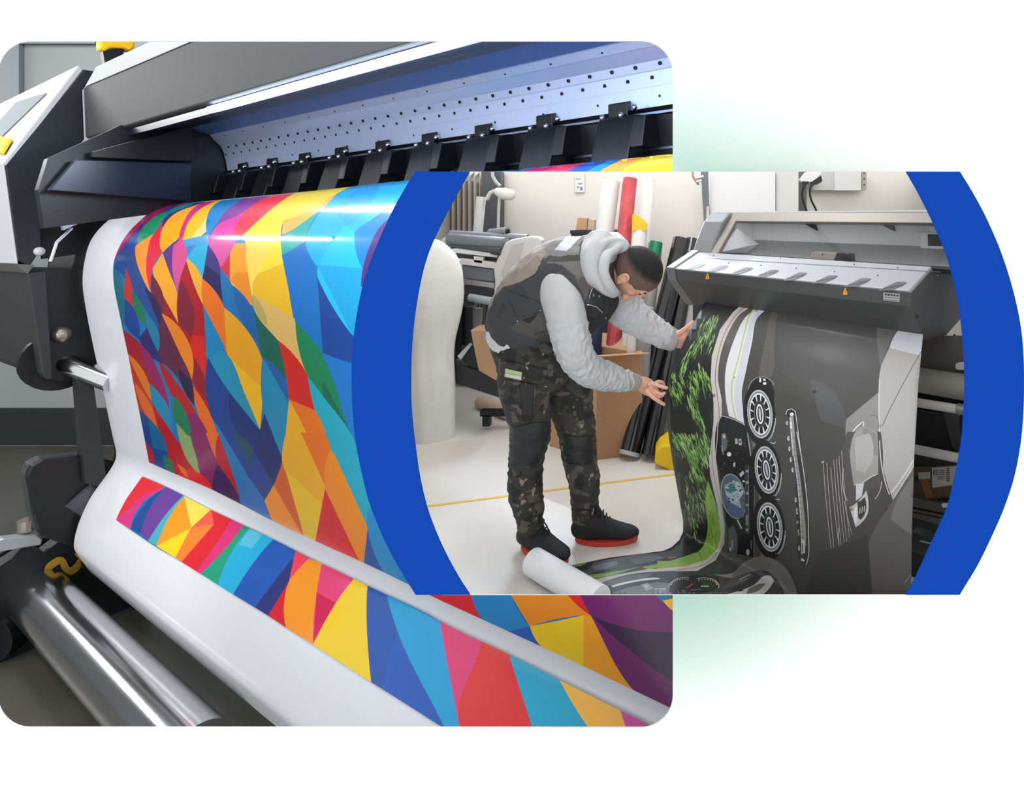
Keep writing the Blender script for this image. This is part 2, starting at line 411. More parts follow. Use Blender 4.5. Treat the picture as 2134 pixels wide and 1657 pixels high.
# rows of fixings let into the rail, as part of its surface
def tau_for(pL, py, px, x0):   # slide of a profile point so that it shows at pixel column px
    p = LA(pL, py, x0); return (p.y-p.y*(pL+620)/(px+620))/aA.y
mb.mi = 1
for (pL, py, r, ys) in ((906, 186, .022, [i for i in range(0, 14)]), (926, 219, .03, range(0, 34)), (933, 239, .034, range(0, 34)), (938, 270, .02, range(0, 13))):
    n = len(list(ys)); base = LA(pL, py, S7)
    lam0, lam1 = 1/(1375+620), 1/(430+620)
    for i in ys:
        px = 1/(lam0+(lam1-lam0)*(i+.3*(pL == 933))/n)-620
        q = base+uA*tau_for(pL, py, px, S7); nrm = (O-q).normalized(); nrm = (nrm-uA*nrm.dot(uA)).normalized()
        mb.tube([q-nrm*.02, q+nrm*.006], r, 10)
mb.build('carriage_rail', [brush, mat('dark_fixing', (25, 28, 38), .4, metal=.5)], pr)
ext([(936, 287), (944, 300), (955, 374), (1010, 374), (1010, 287)], 'roller_beam', blackp, x0=245)
for d, z in ((941, 294), (952, 352)):
    ext([(d-3, z), (d-3, z+4), (d+3, z+4), (d+3, z)], 'edge_strip', mat('steel_edge', (130, 140, 160), .3, metal=.9), x0=250)
# pinch roller blocks, each its own part
lamb = [1/(1302+620)+i*.0000459 for i in range(-1, 11)]
first = None; base = LA(930, 300, S7)
for i, l in enumerate(lamb):
    px = 1/l-620; t = tau_for(930, 300, px, S7)
    if first is None:
        w = .565/.529*.78; off = uA*(t-w*.5)
        v = [p+off for p in LAs([(922, 296), (918, 304), (896, 384), (899, 388), (950, 380), (950, 296)], S7)]
        mb = MB(); v2 = [p+uA*w*.82 for p in v]; mb.prism(v, v2)
        first = mb.build('pinch_roller_block', blackp, pr, bevel=.02); t0 = t
        def sub(nm, pts, a, b, m, **k):
            q = MB(); q.prism([p+off+uA*w*a for p in LAs(pts, S7)], uA*w*(b-a)); q.build(nm, m, first, **k)
        sub('tab', [(930, 272), (930, 296), (950, 296), (950, 268)], .12, .56, blackp, bevel=.015)
        sub('side_plate', [(915, 300), (905, 352), (950, 352), (950, 296)], .82, 1.08, blackp, bevel=.015)
        for a, z in ((.06, 300), (.48, 300), (.78, 290)):
            q = MB(); c = LA(923, z-6, S7)+off+uA*w*a; q.ball(c, .045, nu=12, nv=8); q.build('screw', chrome, first, smooth=True)
        sub('skid', [(890, 384), (888, 391), (950, 391), (950, 384)], -.16, .8, mat('skid_metal', (170, 170, 175), .25, metal=.9))
    else: copy_tree(first, pr, uA*(t-t0))
# inner end wall with ledges
mb = MB(); mb.prism(LAs([(100, 330), (250, 262), (480, 206), (480, 425), (92, 476), (80, 395)], 250), -span(172, 180)); mb.build('end_plate', blackp, pr)
for pts, m in (([(185, 318), (395, 262), (395, 338), (185, 330)], blackp), ([(150, 334), (392, 342), (392, 420), (95, 398)], navy)):
    mb = MB(); mb.prism(LAs(pts, 255), span(255, 262)); mb.build('inner_ledge', m, pr, bevel=.02)
for x, y in ((268, 277), (380, 253), (386, 342)):
    mb = MB(); mb.ball(LA(x, y, 236), .09); mb.build('bolt', chrome, pr, smooth=True)
mb = MB(); mb.prism(LAs([(80, 398), (300, 398), (230, 520), (88, 540)], 148), span(148, 145)); mb.build('backing_plate', blackp, pr)
mb = MB(); mb.prism(LAs([(84, 408), (122, 408), (122, 424), (84, 424)], 165), span(165, 170)); mb.build('steel_bracket', mat('pale_blue_metal', (175, 190, 215), .3, metal=.3), pr)
mb = MB(); mb.prism(LAs([(82, 440), (190, 440), (196, 452), (150, 470), (128, 480), (122, 462), (92, 470)], 165), span(165, 170)); mb.build('steel_bracket', MATS['pale_blue_metal'], pr)
mb = MB(); mb.prism(LAs([(92, 455), (118, 452), (118, 470), (95, 472)], 165.5), -span(165, 167)); mb.build('slot', blackp, pr)
# guide roll the banner bends over
BL = [(345, 434), (325, 430), (300, 432), (255, 442), (218, 466), (190, 500), (177, 540), (172, 590), (180, 650), (193, 715), (207, 780), (222, 850), (236, 915), (242, 942), (239, 962), (222, 990), (190, 1035), (168, 1080), (157, 1115), (154, 1140), (160, 1154), (176, 1176), (196, 1198), (250, 1222)]
prof = resample([LA(x, y) for x, y in cat(BL, 8)], 150)
SA = Extruded(uA, GA, prof)
cpt = LA(330, 560)
gp = [p+(cpt-p)*.04 for p in prof if LA(172, 655).z < p.z and p.y > 0][:62]
gE = Extruded(uA, GA, gp); vs, fs = gE.mesh(tauA(96), tauA(600), 6); mb = MB(); mb.add(vs, fs); mb.build('front_guide', mat('guide_steel', (95, 97, 100), .22, metal=.9), pr, smooth=True, solid=.05)
for px, w in ((92, 6), (100, 3)):
    gp2 = [p+(cpt-p)*.02 for p in gp]; g2 = Extruded(uA, GA, gp2); vs, fs = g2.mesh(tauA(px), tauA(px+w), 1); mb = MB(); mb.add(vs, fs); mb.build('guide_end_ring', blackp, pr, smooth=True, solid=.08)
mb = MB(); mb.tube([LA(150, 475, 165), LA(118, 505, 165), LA(105, 545, 165)], .05); mb.build('wire', chrome, pr, smooth=True)
# control tower on the left
mb = MB(); TW = [(174, 144), (200, 149), (172, 188), (176, 290), (79, 402), (87, 516), (62, 556), (36, 543), (10, 342)]
mb.prism(LAs(TW, 165), span(165, 30)); mb.build('control_tower', mat('tower_side', (24, 30, 40), .5, k=K), pr, bevel=.03)
for nm, p, q in (('control_panel', (162, 136), (4, 342)), ('front_panel', (6, 342), (34, 550))):
    a, b = LA(*p, 165), LA(*q, 165); th = LA(p[0]+13, p[1]+8, 165)-a if nm == 'control_panel' else LA(q[0]+4, q[1], 165)-b
    mb = MB(); mb.prism([a, b, b+th, a+th], span(165, -30 if nm == 'control_panel' else 30)); o = mb.build(nm, lightp, pr, bevel=.03)
    if nm == 'control_panel':
        n = uA.cross(b-a).normalized(); off = n*.03 if n.dot(O-a) > 0 else -n*.03
        def onp(pts, d=1): return [onplane(x, y, a+off*d, n) for x, y in pts]
        scr = [(97, 193), (34, 212), (-45, 300), (3, 284)]
        mb = MB(); mb.prism(onp(scr), -off*.5); mb.build('screen', mat('grey_screen', (150, 157, 160), .25, k=K), o)
        mb = MB(); mb.prism(onp([(2, 285), (28, 291), (9, 323), (-14, 318)], 1), off*3); mb.build('emergency_button', yel, o, bevel=.03)
mb = MB(); mb.prism(LAs([(57, 569), (97, 565), (110, 790), (97, 791), (88, 778)], 165), span(165, -120)); mb.build('lower_cabinet', mat('dark_cabinet', (42, 44, 47), .5, k=K), pr, bevel=.03)
mb = MB(); mb.prism(LAs([(34, 550), (72, 552), (58, 570), (52, 568)], 166), span(166, -120)); mb.build('cabinet_rim', mat('rim_grey', (95, 95, 92), .5, k=K), pr)
mb = MB(); mb.prism(LAs([(60, 556), (190, 560), (232, 800), (97, 792)], 158), span(158, 150)); mb.build('side_frame', blackp, pr)
mb = MB(); mb.ball(LA(82, 524, 165), .11); mb.build('knob', lightp, pr, smooth=True)
c0 = LA(122, 752, 150); mb = MB(); mb.tube([c0, P(236, 797, SA.hit(236, 797)[2]+.3)], [.25, .25], 28); mb.build('lower_roller', chrome, pr, smooth=True)
mb = MB(); mb.tube([c0-uA*.1, c0+uA*.1], .75, 28); mb.build('roller_bearing', blackp, pr, smooth=True)
mb = MB(); mb.tube([c0+(LA(122+46*math.cos(t), 752+46*math.sin(t), 150)-c0) for t in np.linspace(1.6, 4.6, 16)], .045, 8); mb.build('bearing_ring', mat('ring_steel', (70, 72, 74), .3, metal=.8), pr, smooth=True)
mb = MB(); mb.ball(LA(128, 697, 158), .22); mb.build('bearing_knob', mat('ring_steel2', (150, 145, 138), .3, metal=.8), pr, smooth=True)
mb = MB(); mb.prism(LAs([(150, 785), (182, 790), (212, 1010), (165, 1000)], 160), span(160, 172)); mb.build('frame_post', mat('post_black', (34, 37, 40), .5), pr)
mb = MB(); mb.prism(LAs([(172, 785), (216, 790), (238, 900), (246, 945), (242, 965), (215, 1005), (170, 1090), (176, 1200), (320, 1300), (300, 1060), (300, 785)], 167), span(167, 160)); mb.build('inner_frame', blackp, pr)
mb = MB(); mb.prism(LAs([(50, 990), (60, 968), (84, 955), (182, 944), (240, 962), (215, 1000), (150, 1110), (165, 1145), (78, 1112), (66, 1060)], 160), span(160, 166)); br = mb.build('roll_bracket', blackp, pr, bevel=.04)
mb = MB(); mb.prism(LAs([(50, 990), (60, 968), (84, 955), (182, 944), (190, 952), (92, 964), (72, 985), (82, 1112), (74, 1108), (60, 1060)], 160), span(160, 150)); mb.build('bracket_edge', greyp, br, bevel=.03)
mb = MB(); mb.ball(LA(145, 983, 158), .16); mb.build('bolt', chrome, br, smooth=True)
mb = MB(); mb.tube([LA(160, 1020, 158), LA(200, 1045, 158)], .5, 16); mb.build('core_holder', mat('holder_grey', (70, 74, 80), .5), pr, smooth=True)
mb = MB(); mb.prism(LAs([(-60, 1240), (0, 1180), (60, 1142), (92, 1152), (150, 1108), (172, 1146), (215, 1195), (335, 1288), (318, 1304), (118, 1364), (0, 1386), (-60, 1396)], 160), span(160, 148))
sw = [onplane(x, y, GA+uA*(tauA(160)+.03), aA) for x, y in stroke(cat([(160, 1150), (171, 1165), (152, 1189), (138, 1186), (128, 1168), (112, 1174), (100, 1187), (112, 1203), (118, 1222)], 4), 15)]
mb.mi = 1; n = len(sw)//2; mb.add(sw, [(i, i+1, 2*n-2-i, 2*n-1-i) for i in range(n-1)])
mb.build('base_panel', [blackp, mat('yellow_decal', (150, 118, 20), .6)], pr)
mb = MB(); mb.prism(LAs([(-20, 1124), (0, 1116), (70, 1108), (82, 1118), (78, 1130), (0, 1142), (-20, 1146)], 150), span(150, 158)); mb.build('latch_plate', mat('latch_grey', (165, 172, 172), .35, metal=.4), pr, bevel=.03)
mb = MB(); mb.tube([LA(58, 1105, 150), LA(58, 1082, 150)], .2, 14); mb.build('latch_bolt', MATS['ring_steel2'], pr)
# big chrome take-up roller with its hub
c0 = LA(46, 1206, 128); mb = MB(); mb.tube([c0, c0+uA*10.5], .55, 40); mb.build('take_up_roller', chrome, pr, smooth=True)
mb = MB(); mb.tube([c0-uA*.35, c0+uA*.12], .98, 30); mb.build('roller_hub', blackp, pr, smooth=True, bevel=.05)
mb = MB(); mb.tube([c0+uA*.1+(LA(46+56*math.cos(t), 1216+56*math.sin(t), 128)-c0) for t in np.linspace(1.0, 3.6, 14)], .06, 8); mb.build('hub_ring', MATS['ring_steel'], pr, smooth=True)
for x in (12, ):
    mb = MB(); top = LA(x, 1385, 150); mb.box(top-Vector((0, 0, .25)), (.62, .5, .5)); mb.tube([Vector((top.x, top.y-.35, ZA+.55)), Vector((top.x, top.y+.35, ZA+.55))], .55, 24); mb.box(Vector((top.x, top.y, (top.z+ZA)/2+.2)), (.34, .7, (top.z-ZA)-.3)); mb.build('caster', blackp, pr, smooth=False)
    mb = MB(); mb.box(top+Vector((.1, -.45, -.35)), (.5, .12, .1), ry=.3); mb.build('caster_brake', MATS['latch_grey'], pr)
# beacon on the cover
mb = MB(); mb.prism(LAs([(199, 40), (272, 40), (271, 104), (262, 111), (250, 106), (222, 104), (208, 112), (199, 106)], 172), span(172, 182)); bc = mb.build('warning_lamp', yel, pr, bevel=.05)
mb = MB(); mb.prism(LAs([(208, 108), (252, 104), (250, 128), (213, 138)], 174), span(174, 180)); mb.build('lamp_stem', blackp, bc)

mb = MB(); mb.box((-15.5, (5.6+YWA)/2, 14.2), (61, YWA-5.6, .3)); o = mb.build('ceiling', mat('hall_ceiling', (120, 124, 128), .8)); struct(o)
mb = MB(); mb.box((-45.2, (5.6+YWA)/2, 2.3), (.3, YWA-5.6, 23.6)); o = mb.build('wall_left_2', MATS['hall_wall']); struct(o)
mb = MB(); mb.box((14.2, (5.6+YWA)/2, 2.3), (.3, YWA-5.6, 23.6)); o = mb.build('wall_right_2', MATS['hall_wall']); struct(o)
light('hall_lamp', (-9, 11, 13.6), (-7, 11, 0), 14, 3, 900)  # unseen area light added to brighten the hall
light('hall_lamp', (-20, 17, 13.6), (-18, 17, 0), 10, 4, 600)  # second unseen light, added deeper in the hall as fill
q0 = LA(724, 167, S7); q1 = q0+span(S7, 425); q2 = q0+span(S7, XE)
L_ = light('printer_led_lamp', (q1+q2)/2-Vector((0, 0, .12)), (q1+q2)/2+(LA(930, 235, S7)-q0)*1, (q2-q1).length*.98, .12, 1300, (.72, .84, 1))
t_ = (LA(925, 230, S7)-q0).normalized(); x_ = (q2-q1).normalized(); y_ = t_.cross(x_).normalized(); z_ = x_.cross(y_)
L_.rotation_euler = Matrix((x_, y_, z_)).transposed().to_euler()

def highlight_strip(name, p, q, w, power, aim):
    p, q = Vector(p), Vector(q); L = light(name, (p+q)/2, aim, (q-p).length, w, power)
    x_ = (q-p).normalized(); n_ = ((p+q)/2-Vector(aim)).normalized(); n_ = (n_-x_*n_.dot(x_)).normalized(); y_ = n_.cross(x_)
    L.rotation_euler = Matrix((x_, y_, n_)).transposed().to_euler(); return L
highlight_strip('wall_tube_lamp', (-44.6, 24.4, 8.4), (-44.6, 15.0, 11.9), .9, 1500, (-8, 11, 1))  # unseen strip added where its reflection gives the banner's long highlight
highlight_strip('ceiling_tube_lamp', (-27.3, 21.4, 13.7), (-20.5, 14.9, 13.7), .8, 1300, (-5, 10, 1))  # unseen strip added for the banner's upper highlight
highlight_strip('ceiling_tube_lamp', (-30, 12.0, 13.7), (-16, 6.5, 13.7), .7, 1300, (-14, 13, -8))  # another unseen strip, added for bright streaks on steel and banner
# ================================================================ the mosaic banner
def Z5(p): return zc(p, 230, 370, 2.6308)
def Z6(p): return zc(p, 300, 900, 2.63)
def Z7(p): return zc(p, 860, 1220, 3.8107)
def Z4(p): return zc(p, 0, 1000, 3.126)
def Z3(p): return zc(p, 0, 500, 3.314)
cr, or_, ye, gd, mg, pu, nv, bl, cy, te, gr, rd = (165, 12, 28), (240, 140, 30), (240, 205, 40), (228, 160, 25), (210, 50, 140), (100, 35, 110), (15, 50, 125), (18, 100, 175), (22, 160, 215), (20, 140, 170), (18, 125, 85), (208, 25, 30)
A5 = [
 ([(-60, 120), (2000, -60), (2600, 400), (2600, 1800), (-60, 1700)], (18, 110, 170)),
 ([(330, 150), (215, 200), (110, 300), (50, 400), (20, 460), (75, 410), (150, 310), (240, 230), (420, 150)], (185, 25, 100)),
 ([(400, 140), (250, 215), (150, 310), (70, 420), (20, 470), (60, 400), (100, 345), (190, 250), (330, 175)], (95, 30, 125)),
 ([(400, 145), (300, 200), (200, 260), (165, 310), (150, 370), (145, 460), (60, 470), (75, 410), (150, 310), (250, 220)], (20, 65, 160)),
 ([(60, 400), (145, 400), (190, 560), (240, 640), (290, 740), (285, 860), (200, 720), (120, 600), (60, 520), (25, 500)], (30, 70, 140)),
 ([(160, 372), (170, 300), (230, 235), (320, 188), (310, 240), (250, 310)], (20, 150, 100)),
 ([(330, 195), (370, 165), (430, 150), (480, 140), (420, 175), (350, 195), (310, 240)], (25, 140, 150)),
 ([(330, 205), (430, 165), (480, 140), (540, 135), (470, 165), (380, 200), (330, 240), (300, 290), (285, 250)], (70, 38, 125)),
 ([(145, 380), (160, 366), (250, 310), (215, 400), (205, 480), (235, 640), (190, 560), (150, 450)], (250, 150, 40)),
 ([(205, 490), (215, 400), (225, 350), (255, 300), (300, 240), (283, 330), (297, 407), (245, 480), (235, 530), (225, 610)], (225, 30, 60)),
 ([(280, 345), (300, 270), (350, 210), (450, 165), (500, 150), (430, 220), (400, 300), (388, 332), (345, 365), (295, 412), (283, 385)], (250, 165, 22)),
 ([(385, 330), (405, 260), (440, 195), (490, 155), (580, 135), (500, 190), (445, 260), (408, 330), (418, 390), (400, 400)], (205, 40, 120)),
 ([(408, 330), (430, 260), (480, 195), (560, 145), (660, 118), (590, 160), (545, 215), (535, 300), (440, 375), (420, 390), (405, 350)], (250, 185, 20)),
 ([(430, 360), (540, 220), (532, 300), (440, 378)], (245, 205, 130)),
 ([(535, 300), (535, 230), (560, 170), (620, 130), (740, 108), (700, 150), (640, 190), (580, 270), (545, 320)], (20, 130, 200)),
 ([(590, 275), (640, 190), (700, 145), (760, 110), (900, 92), (900, 110), (800, 150), (720, 215), (640, 250)], (130, 60, 152)),
 ([(560, 330), (600, 262), (700, 215), (800, 150), (740, 200), (690, 300), (680, 330)], (217, 55, 158)),
 ([(682, 325), (700, 265), (740, 200), (800, 150), (900, 100), (1060, 72), (960, 130), (860, 220), (780, 300), (740, 330)], (243, 45, 70)),
 ([(730, 325), (820, 240), (940, 140), (1060, 72), (1390, 40), (1260, 90), (1180, 160), (960, 240), (945, 290), (948, 400), (960, 470), (985, 600), (1018, 800), (900, 740), (795, 700), (770, 560), (752, 440), (752, 360)], (243, 208, 48)),
 ([(790, 540), (960, 470), (985, 600), (1018, 800), (900, 740), (790, 660)], (228, 180, 20)),
 ([(765, 370), (900, 370), (800, 560), (780, 600), (755, 440)], (246, 205, 85)),
 ([(948, 315), (958, 238), (1090, 190), (1240, 92), (1180, 170), (1080, 240), (970, 310)], (250, 170, 75)),
 ([(948, 330), (1080, 240), (1190, 150), (1090, 300), (1085, 350), (950, 435)], (25, 160, 150)),
 ([(660, 415), (685, 365), (755, 360), (752, 440), (770, 560), (790, 702), (662, 555)], (248, 155, 38)),
 ([(700, 520), (765, 520), (790, 702), (665, 560)], (228, 135, 25)),
 ([(612, 497), (665, 415), (665, 558)], (205, 40, 70)),
 ([(545, 318), (700, 318), (690, 372), (545, 372)], (212, 75, 158)),
 ([(405, 345), (545, 315), (548, 375), (425, 450)], (60, 150, 205)),
 ([(545, 360), (690, 365), (660, 425), (612, 497)], (212, 85, 158)),
 ([(515, 550), (545, 372), (612, 490), (612, 600), (628, 705), (560, 612)], (62, 45, 120)),
 ([(515, 550), (535, 480), (612, 540), (628, 705), (560, 612)], (35, 25, 85)),
 ([(425, 445), (490, 372), (545, 370), (515, 550)], (35, 168, 207)),
 ([(412, 385), (480, 368), (428, 440)], (70, 120, 190)),
 ([(298, 412), (345, 370), (390, 330), (365, 420), (352, 500), (388, 560), (375, 605), (330, 510)], (88, 50, 130)),
 ([(355, 375), (400, 330), (432, 440), (405, 560), (380, 625), (350, 510)], (205, 75, 140)),
 ([(240, 500), (295, 415), (330, 510), (380, 645), (383, 802), (300, 655), (255, 560)], (238, 160, 32)),
 ([(245, 560), (300, 650), (383, 802), (455, 960), (300, 745), (240, 645), (235, 530)], (150, 15, 32)),
 ([(235, 530), (300, 650), (295, 745), (240, 645)], (105, 28, 55)),
 ([(383, 600), (432, 450), (515, 690), (530, 880), (560, 1295), (455, 1100), (455, 960), (383, 802)], (168, 12, 28)),
 ([(385, 615), (400, 560), (470, 750), (455, 870), (385, 800)], (120, 20, 48)),
 ([(455, 860), (525, 870), (548, 1150), (455, 960)], (203, 32, 26)),
 ([(455, 965), (548, 1150), (556, 1240), (460, 1090)], (135, 18, 40)),
 ([(425, 450), (430, 445), (515, 555), (515, 692), (470, 590)], (230, 165, 40)),
 ([(515, 555), (635, 712), (640, 830), (665, 995), (600, 870), (520, 705)], (226, 108, 18)),
 ([(635, 712), (832, 965), (848, 1155), (665, 990), (640, 830)], (228, 158, 22)),
 ([(662, 985), (848, 1155), (832, 1382), (740, 1165)], (235, 178, 20)),
 ([(285, 740), (385, 815), (460, 965), (455, 1105), (383, 950), (320, 845)], (222, 122, 25)),
 ([(460, 1140), (560, 1300), (603, 1450), (592, 1565), (480, 1255)], (218, 98, 18)),
 ([(272, 860), (290, 745), (385, 950), (455, 1105), (468, 1255), (380, 1100), (270, 990)], (90, 30, 62)),
 ([(383, 1045), (455, 1112), (466, 1245), (390, 1110)], (42, 15, 66)),
 ([(270, 990), (350, 1090), (460, 1250), (600, 1560), (700, 1680), (560, 1680), (430, 1320), (330, 1160)], (168, 14, 28)),
 ([(410, 1300), (480, 1290), (592, 1565), (575, 1680), (500, 1680), (490, 1600)], (125, 22, 88)),
 ([(592, 1565), (625, 1580), (690, 1680), (575, 1680)], (55, 15, 80)),
 ([(95, 500), (130, 600), (152, 722), (80, 655)], (192, 38, 32)),
 ([(125, 615), (200, 740), (212, 822), (150, 740)], (20, 112, 76)),
 ([(85, 660), (150, 740), (168, 885), (85, 790)], (15, 60, 140)),
 ([(25, 500), (60, 520), (88, 660), (85, 790), (80, 840), (20, 640)], (20, 100, 122)),
 ([(200, 740), (275, 850), (270, 955), (212, 822)], (20, 118, 155)),
 ([(165, 880), (210, 820), (270, 955), (350, 1090), (300, 1020), (240, 990)], (42, 32, 102)),
 ([(192, 595), (240, 640), (292, 740), (280, 810)], (45, 25, 82)),
 ([(60, 825), (80, 835), (165, 900), (250, 1010), (335, 1275), (220, 1120), (80, 930)], (155, 16, 42)),
 ([(160, 898), (240, 990), (300, 1150), (335, 1275), (230, 1080)], (138, 22, 92)),
 ([(80, 930), (105, 960), (205, 1085), (232, 1225), (290, 1400), (200, 1310), (120, 1190)], (178, 42, 28)),
 ([(100, 960), (205, 1085), (232, 1225), (180, 1130)], (210, 110, 25)),
 ([(140, 1120), (215, 1215), (290, 1400), (215, 1320)], (208, 95, 30)),
 ([(220, 1125), (335, 1275), (350, 1400), (250, 1240)], (20, 128, 168)),
 ([(360, 1195), (420, 1280), (462, 1480), (370, 1345), (350, 1290)], (20, 112, 76)),
 ([(370, 1342), (462, 1472), (492, 1620), (430, 1540), (390, 1440)], (130, 155, 92)),
 ([(236, 1235), (350, 1400), (492, 1620), (505, 1680), (340, 1680), (330, 1540), (280, 1400)], (170, 16, 32)),
 ([(120, 1250), (165, 1270), (285, 1400), (330, 1540), (365, 1680), (190, 1680)], (15, 60, 130)),
 ([(215, 1320), (290, 1400), (320, 1500), (240, 1480)], (15, 92, 140)),
 ([(300, 1518), (350, 1560), (365, 1640), (318, 1600)], (18, 112, 76)),
 ([(180, 1430), (240, 1500), (248, 1580), (190, 1580)], (160, 20, 50)),
 ([(540, 890), (662, 982), (740, 1165), (832, 1382), (660, 1165), (545, 1010)], (20, 138, 172)),
 ([(545, 980), (665, 1180), (830, 1382), (950, 1530), (905, 1680), (790, 1680), (600, 1360), (560, 1300)], (12, 58, 135)),
 ([(665, 1180), (830, 1382), (800, 1480), (690, 1375)], (12, 42, 112)),
 ([(520, 700), (640, 930), (545, 990), (535, 860)], (18, 125, 178)),
 ([(845, 980), (985, 1230), (987, 1350), (950, 1540), (852, 1290)], (20, 132, 172)),
 ([(855, 1290), (950, 1532), (910, 1620), (800, 1478)], (15, 35, 102)),
 ([(690, 1375), (792, 1480), (768, 1578)], (15, 70, 92)),
 ([(680, 590), (792, 722), (828, 905), (740, 800)], (20, 92, 160)),
 ([(800, 730), (930, 890), (972, 1105), (845, 985), (825, 900)], (15, 95, 76)),
 ([(845, 982), (972, 1110), (988, 1232)], (20, 92, 158)),
 ([(790, 638), (1020, 770), (1086, 1074), (930, 892), (800, 725)], (216, 175, 96)),
 ([(790, 638), (850, 720), (870, 810), (800, 725)], (175, 160, 90)),
 ([(930, 890), (1086, 1072), (1132, 1272), (988, 1212), (970, 1060)], (206, 30, 26)),
 ([(1025, 780), (1170, 950), (1230, 1100), (1335, 1410), (1180, 1205), (1090, 1082)], (15, 125, 78)),
 ([(1180, 1110), (1335, 1410), (1260, 1310), (1180, 1205)], (15, 98, 80)),
 ([(1085, 350), (1150, 500), (1145, 560), (1172, 955), (1060, 820), (1025, 780), (985, 600), (950, 430)], (18, 108, 182)),
 ([(1080, 350), (1170, 180), (1300, 72), (1700, 10), (1600, 110), (1350, 300), (1300, 270), (1210, 380), (1150, 495), (1090, 400)], (24, 165, 228)),
 ([(1230, 180), (1400, 60), (1480, 50), (1350, 250), (1300, 270)], (20, 150, 210)),
 ([(1150, 490), (1210, 380), (1300, 268), (1352, 300), (1355, 400), (1392, 500), (1700, 900), (1335, 860), (1145, 535)], (27, 178, 222)),
 ([(1145, 480), (1392, 500), (1600, 900), (1335, 860)], (22, 155, 205)),
 ([(1350, 300), (1500, 225), (1600, 250), (1440, 560), (1392, 500), (1355, 400)], (15, 125, 205)),
 ([(1505, 255), (1700, 150), (1800, 500), (1385, 600), (1395, 500), (1440, 360)], (75, 40, 115)),
 ([(1145, 545), (1335, 860), (1500, 1020), (1325, 1012), (1175, 962)], (18, 66, 142)),
 ([(1172, 958), (1325, 1012), (1500, 1050), (1400, 1500), (1335, 1410), (1230, 1100)], (20, 112, 188)),
 ([(1092, 1085), (1180, 1200), (1335, 1412), (1420, 1680), (1305, 1680), (1210, 1475), (1132, 1272)], (22, 162, 182)),
 ([(988, 1213), (1132, 1272), (1210, 1480), (1190, 1680), (1100, 1500)], (228, 112, 16)),
 ([(985, 1260), (990, 1215), (1100, 1430), (1195, 1680), (905, 1680), (950, 1540)], (230, 168, 25)),
 ([(950, 1540), (1000, 1680), (905, 1680)], (208, 92, 20)),
 ([(1210, 1470), (1310, 1680), (1180, 1680)], (233, 135, 20)),
]
A6 = [
 ([(495, 262), (745, 262), (720, 290), (670, 372), (730, 520), (500, 420), (530, 345)], (18, 105, 172)),
 ([(590, 250), (640, 200), (768, 155), (720, 290), (668, 368)], (12, 58, 135)),
 ([(640, 20), (768, 155), (720, 290), (610, 92)], (15, 35, 102)),
 ([(495, 0), (607, 95), (590, 182)], (15, 72, 92)),
 ([(120, 0), (190, 60), (250, 130), (330, 240), (392, 312), (400, 330), (180, 240), (150, 100)], (172, 16, 30)),
 ([(200, 0), (262, 20), (320, 237), (235, 130)], (130, 155, 92)),
 ([(258, 0), (348, 0), (412, 170), (385, 272), (420, 340), (330, 250), (305, 130)], (125, 22, 86)),
 ([(348, 0), (418, 0), (412, 162), (380, 90)], (218, 98, 18)),
 ([(418, 10), (470, 150), (535, 352), (410, 168)], (172, 14, 28)),
 ([(215, 200), (330, 235), (395, 340), (180, 260)], (206, 30, 26)),
 ([(192, 172), (240, 210), (250, 252), (212, 215)], (220, 100, 30)),
 ([(412, 170), (532, 352), (560, 420), (385, 320), (385, 270)], (52, 16, 78)),
 ([(530, 355), (670, 374), (730, 500), (545, 400)], (18, 100, 178)),
 ([(720, 290), (768, 170), (785, 215), (892, 572), (850, 560)], (208, 88, 20)),
 ([(670, 374), (720, 288), (888, 580), (720, 500)], (240, 142, 16)),
 ([(768, 150), (790, 0), (882, 0), (1002, 285), (988, 420), (940, 360), (785, 210)], (230, 168, 22)),
 ([(785, 205), (960, 370), (988, 400), (950, 610), (890, 580)], (235, 188, 14)),
 ([(870, 0), (1002, 0), (1032, 100), (1002, 290)], (226, 106, 16)),
 ([(1030, 90), (1232, 505), (1215, 730), (1190, 712), (1002, 300)], (230, 132, 20)),
 ([(1002, 308), (1195, 715), (945, 610)], (210, 26, 28)),
 ([(1100, 600), (1195, 715), (945, 610), (960, 540)], (222, 20, 32)),
 ([(1000, 0), (1135, 0), (1300, 400), (1245, 420), (1232, 508)], (22, 160, 182)),
 ([(1235, 530), (1365, 800), (1212, 730)], (16, 80, 155)),
 ([(1240, 410), (1300, 400), (1500, 860), (1350, 790), (1235, 520)], (22, 135, 192)),
]
A7 = [
 ([(-60, -400), (480, -400), (480, 75), (575, 270), (180, 110)], (216, 22, 32)),
 ([(480, -100), (800, -100), (800, 75), (945, 315), (780, 350), (575, 270), (480, 75)], (20, 132, 195)),
 ([(780, 350), (945, 313), (1040, 490)], (18, 92, 182)),
 ([(700, -100), (1250, -50), (1432, 230), (1372, 225), (945, 315), (800, 75)], (230, 138, 14)),
 ([(945, 313), (1372, 224), (1382, 300), (1375, 650), (1037, 475)], (236, 198, 15)),
 ([(1370, 224), (1432, 230), (1810, 860), (1370, 640)], (238, 158, 18)),
 ([(1200, -20), (1320, -20), (1425, 225), (1250, 70)], (214, 25, 28)),
 ([(1300, -20), (1950, -100), (1950, 75), (2070, 175), (2500, 500), (2500, 1200), (1800, 850), (1425, 222)], (108, 8, 98)),
 ([(1435, 230), (1600, 290), (1800, 340), (2065, 355), (2300, 330), (2300, 850), (2065, 740), (1700, 470)], (44, 8, 62)),
 ([(1900, -300), (2300, -300), (2300, 150), (2000, 105), (1950, 75)], (20, 105, 125)),
 ([(1998, 106), (2120, 80), (2300, 300), (2065, 178)], (236, 175, 20)),
]
